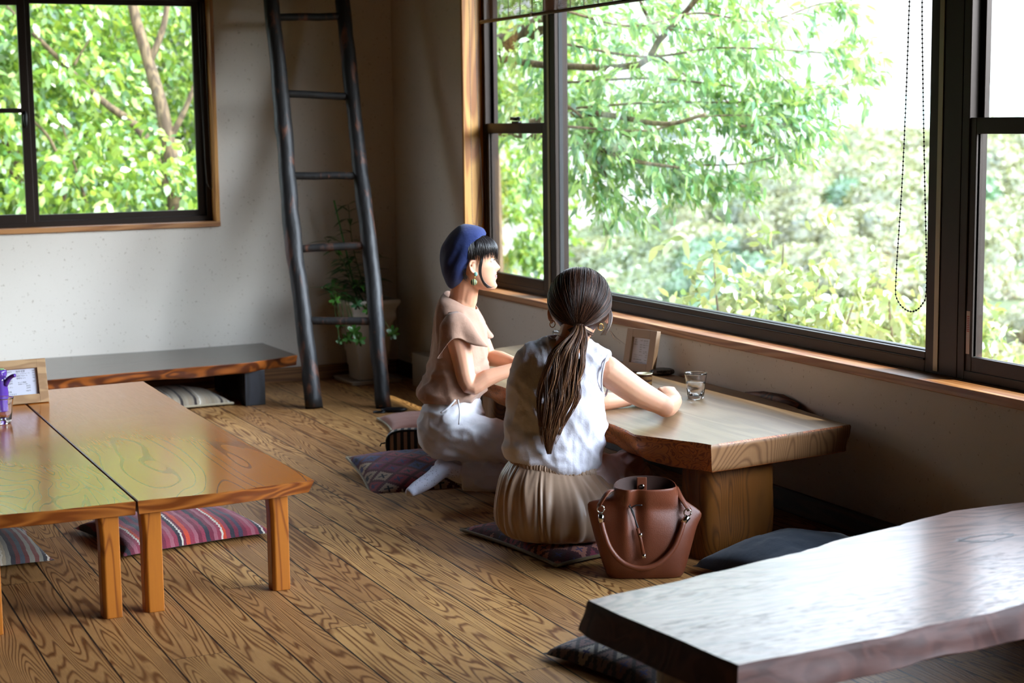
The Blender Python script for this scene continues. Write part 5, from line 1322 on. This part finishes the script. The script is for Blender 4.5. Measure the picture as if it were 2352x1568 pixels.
for P, r0, r1 in limbs[1:]: mk('branch', Geo().tube(spline(P, 18), list(np.linspace(r0, r1, 18)), 7), bark, ct)
TW = [[(1280, 20), (1450, 60), (1600, 30), (1750, 50), (1880, 10), (1950, 5)], [(1290, 100), (1480, 130), (1650, 110), (1800, 115), (1930, 120), (1985, 85)], [(1290, 190), (1500, 180), (1700, 200), (1850, 205), (1960, 190), (2010, 168)],
      [(1300, 250), (1500, 235), (1680, 235), (1800, 225), (1900, 215), (1950, 205)], [(1290, 290), (1480, 300), (1600, 270), (1720, 265), (1800, 275)], [(1300, 240), (1420, 330), (1540, 372), (1680, 378), (1780, 360), (1850, 338)],
      [(1310, 340), (1370, 370), (1410, 430), (1450, 465)], [(1350, 340), (1480, 370), (1600, 410), (1700, 440)], [(1300, 330), (1380, 300), (1480, 330), (1560, 400)], [(1700, 290), (1800, 285), (1890, 300)],
      [(1280, -60), (1420, -20), (1600, -60), (1760, -40)], [(1560, 60), (1680, 100), (1790, 170), (1850, 250)], [(1500, 120), (1600, 190), (1700, 250), (1760, 290)]]
V_, F_ = [], []; gt = Geo(); nv = 0
for i, T2 in enumerate(TW):
    d = 9.6+nq.uniform(0, 1.2); P = spline([at(x, y, d+.1*k) for k, (x, y) in enumerate(T2)], 44); gt.tube(P, list(np.linspace(.009, .003, 44)), 5)
    n_ = 56; st, dr = [], []
    for k in range(n_):
        j = nq.randint(1, 43); T3 = P[j]-P[j-1]; T3 /= np.linalg.norm(T3)+1e-9
        fan = .09*(1-j/50)+.035; st.append(P[j]+nq.normal(size=3)*fan*np.array([1, 1, .75])); dr.append(T3*.8+nq.normal(size=3)*.7)
    V, F = twigs(st, dr, .17, 9, .075, .0135, spread=.45, down=.5); V_.append(V); F_.append(F+nv); nv += len(V)
for c, r, n in ((at(1400, 100, 10.8), (.85, .7, .55), 150), (at(1370, 260, 10.8), (.75, .6, .30), 100), (at(1600, 130, 10.6), (.8, .6, .42), 45), (at(1480, 330, 10.4), (.5, .5, .25), 20), (at(1200, 80, 11), (.8, .8, .9), 170)):
    a, b = crown_twigs(c, r, n); V, F = twigs(a, b, .25, 10, .075, .0145, down=.5); V_.append(V); F_.append(F+nv); nv += len(V)
mk('twig', gt, bark, ct); fastmesh('foliage', np.concatenate(V_), np.concatenate(F_), [lf_cherry], ct, np.array(wloc(ct)))
# young yellow-green tree below the window, right of centre
def sapling(px0, pts, label, seed, mat, n=60, L=.085, name='young_tree', d=9.8):
    b = at(px0, 1500, d); b[2] = GZ; t = thing(name, tuple(b), label, 'tree'); V_, F_, nv = [], [], 0; gg = Geo()
    for (x, y, dd) in pts:
        top = at(x, y, d+dd); P = spline([at(px0, 1150, d), at(px0+(x-px0)*.35, 900, d+dd*.5), (top+at(px0+(x-px0)*.7, 860, d+dd))/2, top], 24); gg.tube(P, list(np.linspace(.016, .004, 24)), 5)
        st = [P[j]+nq.normal(size=3)*.10 for j in nq.randint(9, 24, n)]; dr = [nq.normal(size=3)+np.array([0, 0, .2]) for _ in st]
        V, F = twigs(st, dr, .20, 8, L, L*.24, down=.4); V_.append(V); F_.append(F+nv); nv += len(V)
    mk('stem', gg, bark, t); fastmesh('foliage', np.concatenate(V_), np.concatenate(F_), [mat], t, np.array(wloc(t))); return t
sapling(1720, [(1640, 600, 0), (1700, 660, .2), (1800, 560, .3), (1880, 640, .1), (1960, 700, .4), (1560, 690, .5), (1760, 720, -.2), (1860, 780, 0), (1660, 780, 0)], 'young yellow-green tree with large leaves just outside the long window', 3, lf_young, n=42, L=.095)
sapling(2080, [(2040, 640, 0), (2100, 720, .2), (2010, 760, .3), (2150, 800, .1), (2240, 740, .1), (1960, 820, .2), (2300, 800, .4)], 'young leafy tree low at the right end of the fixed pane', 4, lf_young, n=38, L=.08, d=10.6)
sapling(1420, [(1340, 640, 0), (1400, 690, .2), (1470, 730, .3), (1330, 700, .1), (1540, 760, .2)], 'small green tree low behind the head of the ponytailed woman', 5, lf_cherry, n=36, L=.075, d=12)
# wooded hillside
ridge_x = [900, 1150, 1310, 1400, 1500, 1600, 1700, 1800, 1900, 2000, 2130, 2400, 2900, 3600]; ridge_y = [640, 600, 545, 510, 470, 430, 385, 335, 300, 288, 280, 265, 250, 240]
def ridge(x): return np.interp(x, ridge_x, ridge_y)
rows = [(150, 0.0), (128, .06), (110, .13), (95, .21), (82, .31), (70, .42), (60, .55), (51, .70), (43, .88), (36, 1.1)]
def hill_py(x, f): r = ridge(x); return r+(900-r)*f
# ground mesh under the trees
gx_ = list(range(300, 4200, 150)); V = []; 
for d, f in rows+[(22, 1.9), (14, 3.2)]: V.append([at(x, hill_py(x, f)+55, d) for x in gx_])
g = Geo(); g.loft(V[::-1], cap=False, closed=False); gm = plain('woodland_floor', '#3c4a2a', .95)
o = mk('ground_hillside', g, gm, smooth=True); o['kind'] = 'structure'
g = Geo().add([(-40, B+.6, GZ-.3), (40, B+.6, GZ-.3), (40, 60, GZ-9), (-40, 60, GZ-9)], [(0, 1, 2, 3)]).add([(W+.5, -30, GZ-.3), (14, -30, GZ-2.3), (14, B+.6, GZ-2.3), (W+.5, B+.6, GZ-.3)], [(0, 1, 2, 3)])
o = mk('ground_garden', g, gm, smooth=False); o['kind'] = 'structure'
def crown_mesh(seed, mat, n=5200):
    q = np.random.RandomState(seed); cs = []
    for k in range(13):
        d = q.normal(size=3); d[2] = abs(d[2])*.8; d /= np.linalg.norm(d); cs.append((d*.55*np.array([1, 1, .75]), q.uniform(.34, .52)))
    cs.append((np.zeros(3), .72)); P, D = [], []
    for c, r in cs:
        m = int(n*r*r/sum(x[1]**2 for x in cs)); d = q.normal(size=(m, 3)); d /= np.linalg.norm(d, axis=1)[:, None]; P.append(c+d*r*q.uniform(.86, 1.04, (m, 1))); D.append(d*.5+q.normal(size=(m, 3))*.8)
    P = np.concatenate(P); D = np.concatenate(D); sc = q.uniform(.6, 1.3, len(P)); V, F = leaves(P, D, .105*sc, .034*sc, .2)
    V = V.reshape(-1, 3); tmp = fastmesh('broadleaf_tree', V, F, [mat]); me = tmp.data; bpy.data.objects.remove(tmp)
    bm = bmesh.new(); bm.from_mesh(me)
    for c, r in cs:
        ret = bmesh.ops.create_icosphere(bm, subdivisions=2, radius=r*.84, matrix=Matrix.Translation(Vector(c)))
    bm.to_mesh(me); bm.free(); return me
CM = [crown_mesh(1, lf_hill), crown_mesh(2, lf_hill2), crown_mesh(3, lf_hill), crown_mesh(4, lf_dark, 4200)]
q = np.random.RandomState(8)
for ri, (d, f) in enumerate(rows):
    rpx = 92+q.uniform(-6, 6); x = 1080+q.uniform(0, 80)
    while x < 3500:
        r_px = 70+q.uniform(0, 48)*(1 if ri else .5); R0 = r_px*d/FPX
        py = hill_py(x, f)+r_px*(.75 if ri == 0 else .6)+q.uniform(-14, 14)
        dk = q.rand() < .12 or (1560 < x < 1900 and .28 < f < .5 and q.rand() < .6) or (1400 < x < 1700 and .5 < f < .75 and q.rand() < .4)
        k = 3 if dk else (0 if x > 1750 else 1) if q.rand() < .6 else 2
        dj = d*q.uniform(.96, 1.04)
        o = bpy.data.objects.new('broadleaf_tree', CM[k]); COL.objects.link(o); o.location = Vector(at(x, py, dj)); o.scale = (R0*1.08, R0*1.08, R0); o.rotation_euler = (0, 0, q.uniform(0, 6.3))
        if k == 3: setp(o, 'darker evergreen crown in the wooded hillside', 'tree', 'dark crowns on the hillside')
        else: setp(o, 'round pale green tree crown massed on the wooded hillside', 'tree', 'light crowns on the hillside')
        x += r_px*1.28
for (x, y, z, r) in ((-1.5, 15, -.2, 2.3), (-5, 16, .2, 2.8), (-9, 17, 0, 3.0), (-3.5, 19, 1.2, 3.2), (-13, 19, .6, 3.5), (-.5, 20, 1.4, 3.2), (-8, 23, 2, 4)):  # out-of-view crowns, added to darken the sky reflected in the long window
    o = bpy.data.objects.new('broadleaf_tree', CM[1]); COL.objects.link(o); o.location = (x, y, z); o.scale = (r, r, r); o.rotation_euler = (0, 0, x)
    setp(o, 'out-of-view tree crown added behind the house to darken the reflection in the long window', 'tree', 'grove behind the house')
for (x, y, z, r) in ((13, 9, -.9, 2.6), (15, 4.5, -.6, 2.8), (13.5, 0, -.7, 2.7), (15, -5, -.4, 3.0), (13, -10, -.5, 3), (11, -15, -.4, 3), (19, 11, -1.0, 3.4), (5.5, -13, -.2, 2.8), (8.5, -14, -.5, 3.2), (7, -19, 0, 4), (11, -20, 0, 4), (5, -24, 1, 4.5)):  # out-of-view crowns, added to block bright sky mirrored in the back window
    o = bpy.data.objects.new('broadleaf_tree', CM[1]); COL.objects.link(o); o.location = (x, y, z+.8); o.scale = (r, r, r); o.rotation_euler = (0, 0, y)
    setp(o, 'out-of-view tree crown added beside the house to block sky reflected in the back-wall window', 'tree', 'crowns added right of the view for reflections')
# far mountain
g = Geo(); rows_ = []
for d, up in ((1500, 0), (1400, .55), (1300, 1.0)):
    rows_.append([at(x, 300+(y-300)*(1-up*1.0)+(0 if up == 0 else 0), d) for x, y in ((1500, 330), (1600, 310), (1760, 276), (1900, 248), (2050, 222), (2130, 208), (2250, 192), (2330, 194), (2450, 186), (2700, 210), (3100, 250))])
o = mk('distant_mountain', Geo().loft(rows_, cap=False, closed=False), plain('mountain_haze_tint', '#8fa6a0', .95), smooth=True); o['kind'] = 'structure'  # distance haze is put into the pale blue-green base colour

# ================================================================ light, sky, camera
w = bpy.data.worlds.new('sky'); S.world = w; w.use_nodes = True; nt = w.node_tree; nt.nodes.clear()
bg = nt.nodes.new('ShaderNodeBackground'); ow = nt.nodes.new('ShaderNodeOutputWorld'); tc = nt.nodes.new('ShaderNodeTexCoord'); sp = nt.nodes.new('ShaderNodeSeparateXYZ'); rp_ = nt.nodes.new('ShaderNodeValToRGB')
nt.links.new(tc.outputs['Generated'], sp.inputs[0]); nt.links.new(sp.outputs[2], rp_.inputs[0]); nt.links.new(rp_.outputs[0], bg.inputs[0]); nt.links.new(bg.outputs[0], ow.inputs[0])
rp_.color_ramp.elements[0].position = 0; rp_.color_ramp.elements[0].color = (.93, .97, 1, 1); rp_.color_ramp.elements[1].position = .45; rp_.color_ramp.elements[1].color = (.70, .82, 1, 1)
def wn(op, a, b=None):
    m_ = nt.nodes.new('ShaderNodeMath'); m_.operation = op
    for i, v in enumerate((a, b)):
        if v is None: continue
        if isinstance(v, bpy.types.NodeSocket): nt.links.new(v, m_.inputs[i])
        else: m_.inputs[i].default_value = v
    return m_.outputs[0]
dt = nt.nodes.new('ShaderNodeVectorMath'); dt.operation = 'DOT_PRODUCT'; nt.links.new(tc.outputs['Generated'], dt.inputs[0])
mr = nt.nodes.new('ShaderNodeMapRange'); mr.interpolation_type = 'SMOOTHSTEP'; nt.links.new(sp.outputs[2], mr.inputs[0])
mr.inputs[1].default_value = .06; mr.inputs[2].default_value = .40; mr.inputs[3].default_value = SKY*.2; mr.inputs[4].default_value = SKY
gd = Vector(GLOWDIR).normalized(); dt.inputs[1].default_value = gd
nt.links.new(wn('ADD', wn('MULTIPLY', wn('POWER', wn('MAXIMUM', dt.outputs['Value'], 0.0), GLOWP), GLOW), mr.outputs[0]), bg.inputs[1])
sl = bpy.data.lights.new('sun', 'SUN'); so_ = bpy.data.objects.new('sun', sl); COL.objects.link(so_); sl.energy = SUN; sl.angle = radians(1.5); sl.color = (1, .95, .84)
so_.rotation_euler = Vector(SUNDIR).to_track_quat('-Z', 'Y').to_euler()
def portal(name, loc, sx, sy, direction):
    l = bpy.data.lights.new(name, 'AREA'); l.shape = 'RECTANGLE'; l.size = sx; l.size_y = sy; o = bpy.data.objects.new(name, l); COL.objects.link(o); l.cycles.is_portal = True
    o.location = loc; o.rotation_euler = Vector(direction).to_track_quat('-Z', 'Z').to_euler()
portal('window_portal_right', (W+T+.02, (WY0+WY1)/2, (WZ0+WZ1)/2), WZ1-WZ0, WY1-WY0, (-1, 0, 0)) if False else None
def portal_box(name, cx, cy, cz, wx, wz, n_):
    l = bpy.data.lights.new(name, 'AREA'); l.shape = 'RECTANGLE'; l.size = wx; l.size_y = wz; l.cycles.is_portal = True
    o = bpy.data.objects.new(name, l); COL.objects.link(o); n_ = Vector(n_); up = Vector((0, 0, 1)); x = up.cross(-n_).normalized()
    z = -n_; M_ = Matrix((x, up, z)).transposed().to_4x4(); o.matrix_world = Matrix.Translation((cx, cy, cz)) @ M_
portal_box('portal_right', W+T+.02, (WY0+WY1)/2, (WZ0+WZ1)/2, WY1-WY0, WZ1-WZ0, (-1, 0, 0))
portal_box('portal_back', (BX0+BX1)/2, B+T+.02, (BZ0+BZ1)/2, BX1-BX0, BZ1-BZ0, (0, -1, 0))
cam = bpy.data.cameras.new('camera'); co_ = bpy.data.objects.new('camera', cam); COL.objects.link(co_); S.camera = co_
cam.sensor_width = 36; cam.lens = FPX/2352*36; cam.clip_end = 5000; cam.clip_start = .05
Mx = Matrix((Vector(cr), Vector(cu), Vector(-cf))).transposed().to_4x4(); co_.matrix_world = Matrix.Translation(Vector(CAM)) @ Mx
cam.dof.use_dof = True; cam.dof.focus_distance = 5.75; cam.dof.aperture_fstop = 3.6
S.view_settings.view_transform = 'Standard'; S.view_settings.look = 'None'; S.view_settings.gamma = 1; S.view_settings.exposure = EXPO; S.view_settings.use_curve_mapping = False
S.cycles.max_bounces = 14; S.cycles.diffuse_bounces = 5; S.cycles.transparent_max_bounces = 16; S.cycles.transmission_bounces = 12; S.cycles.sample_clamp_indirect = 6; S.cycles.use_denoising = True
S.cycles.caustics_reflective = False; S.cycles.caustics_refractive = False
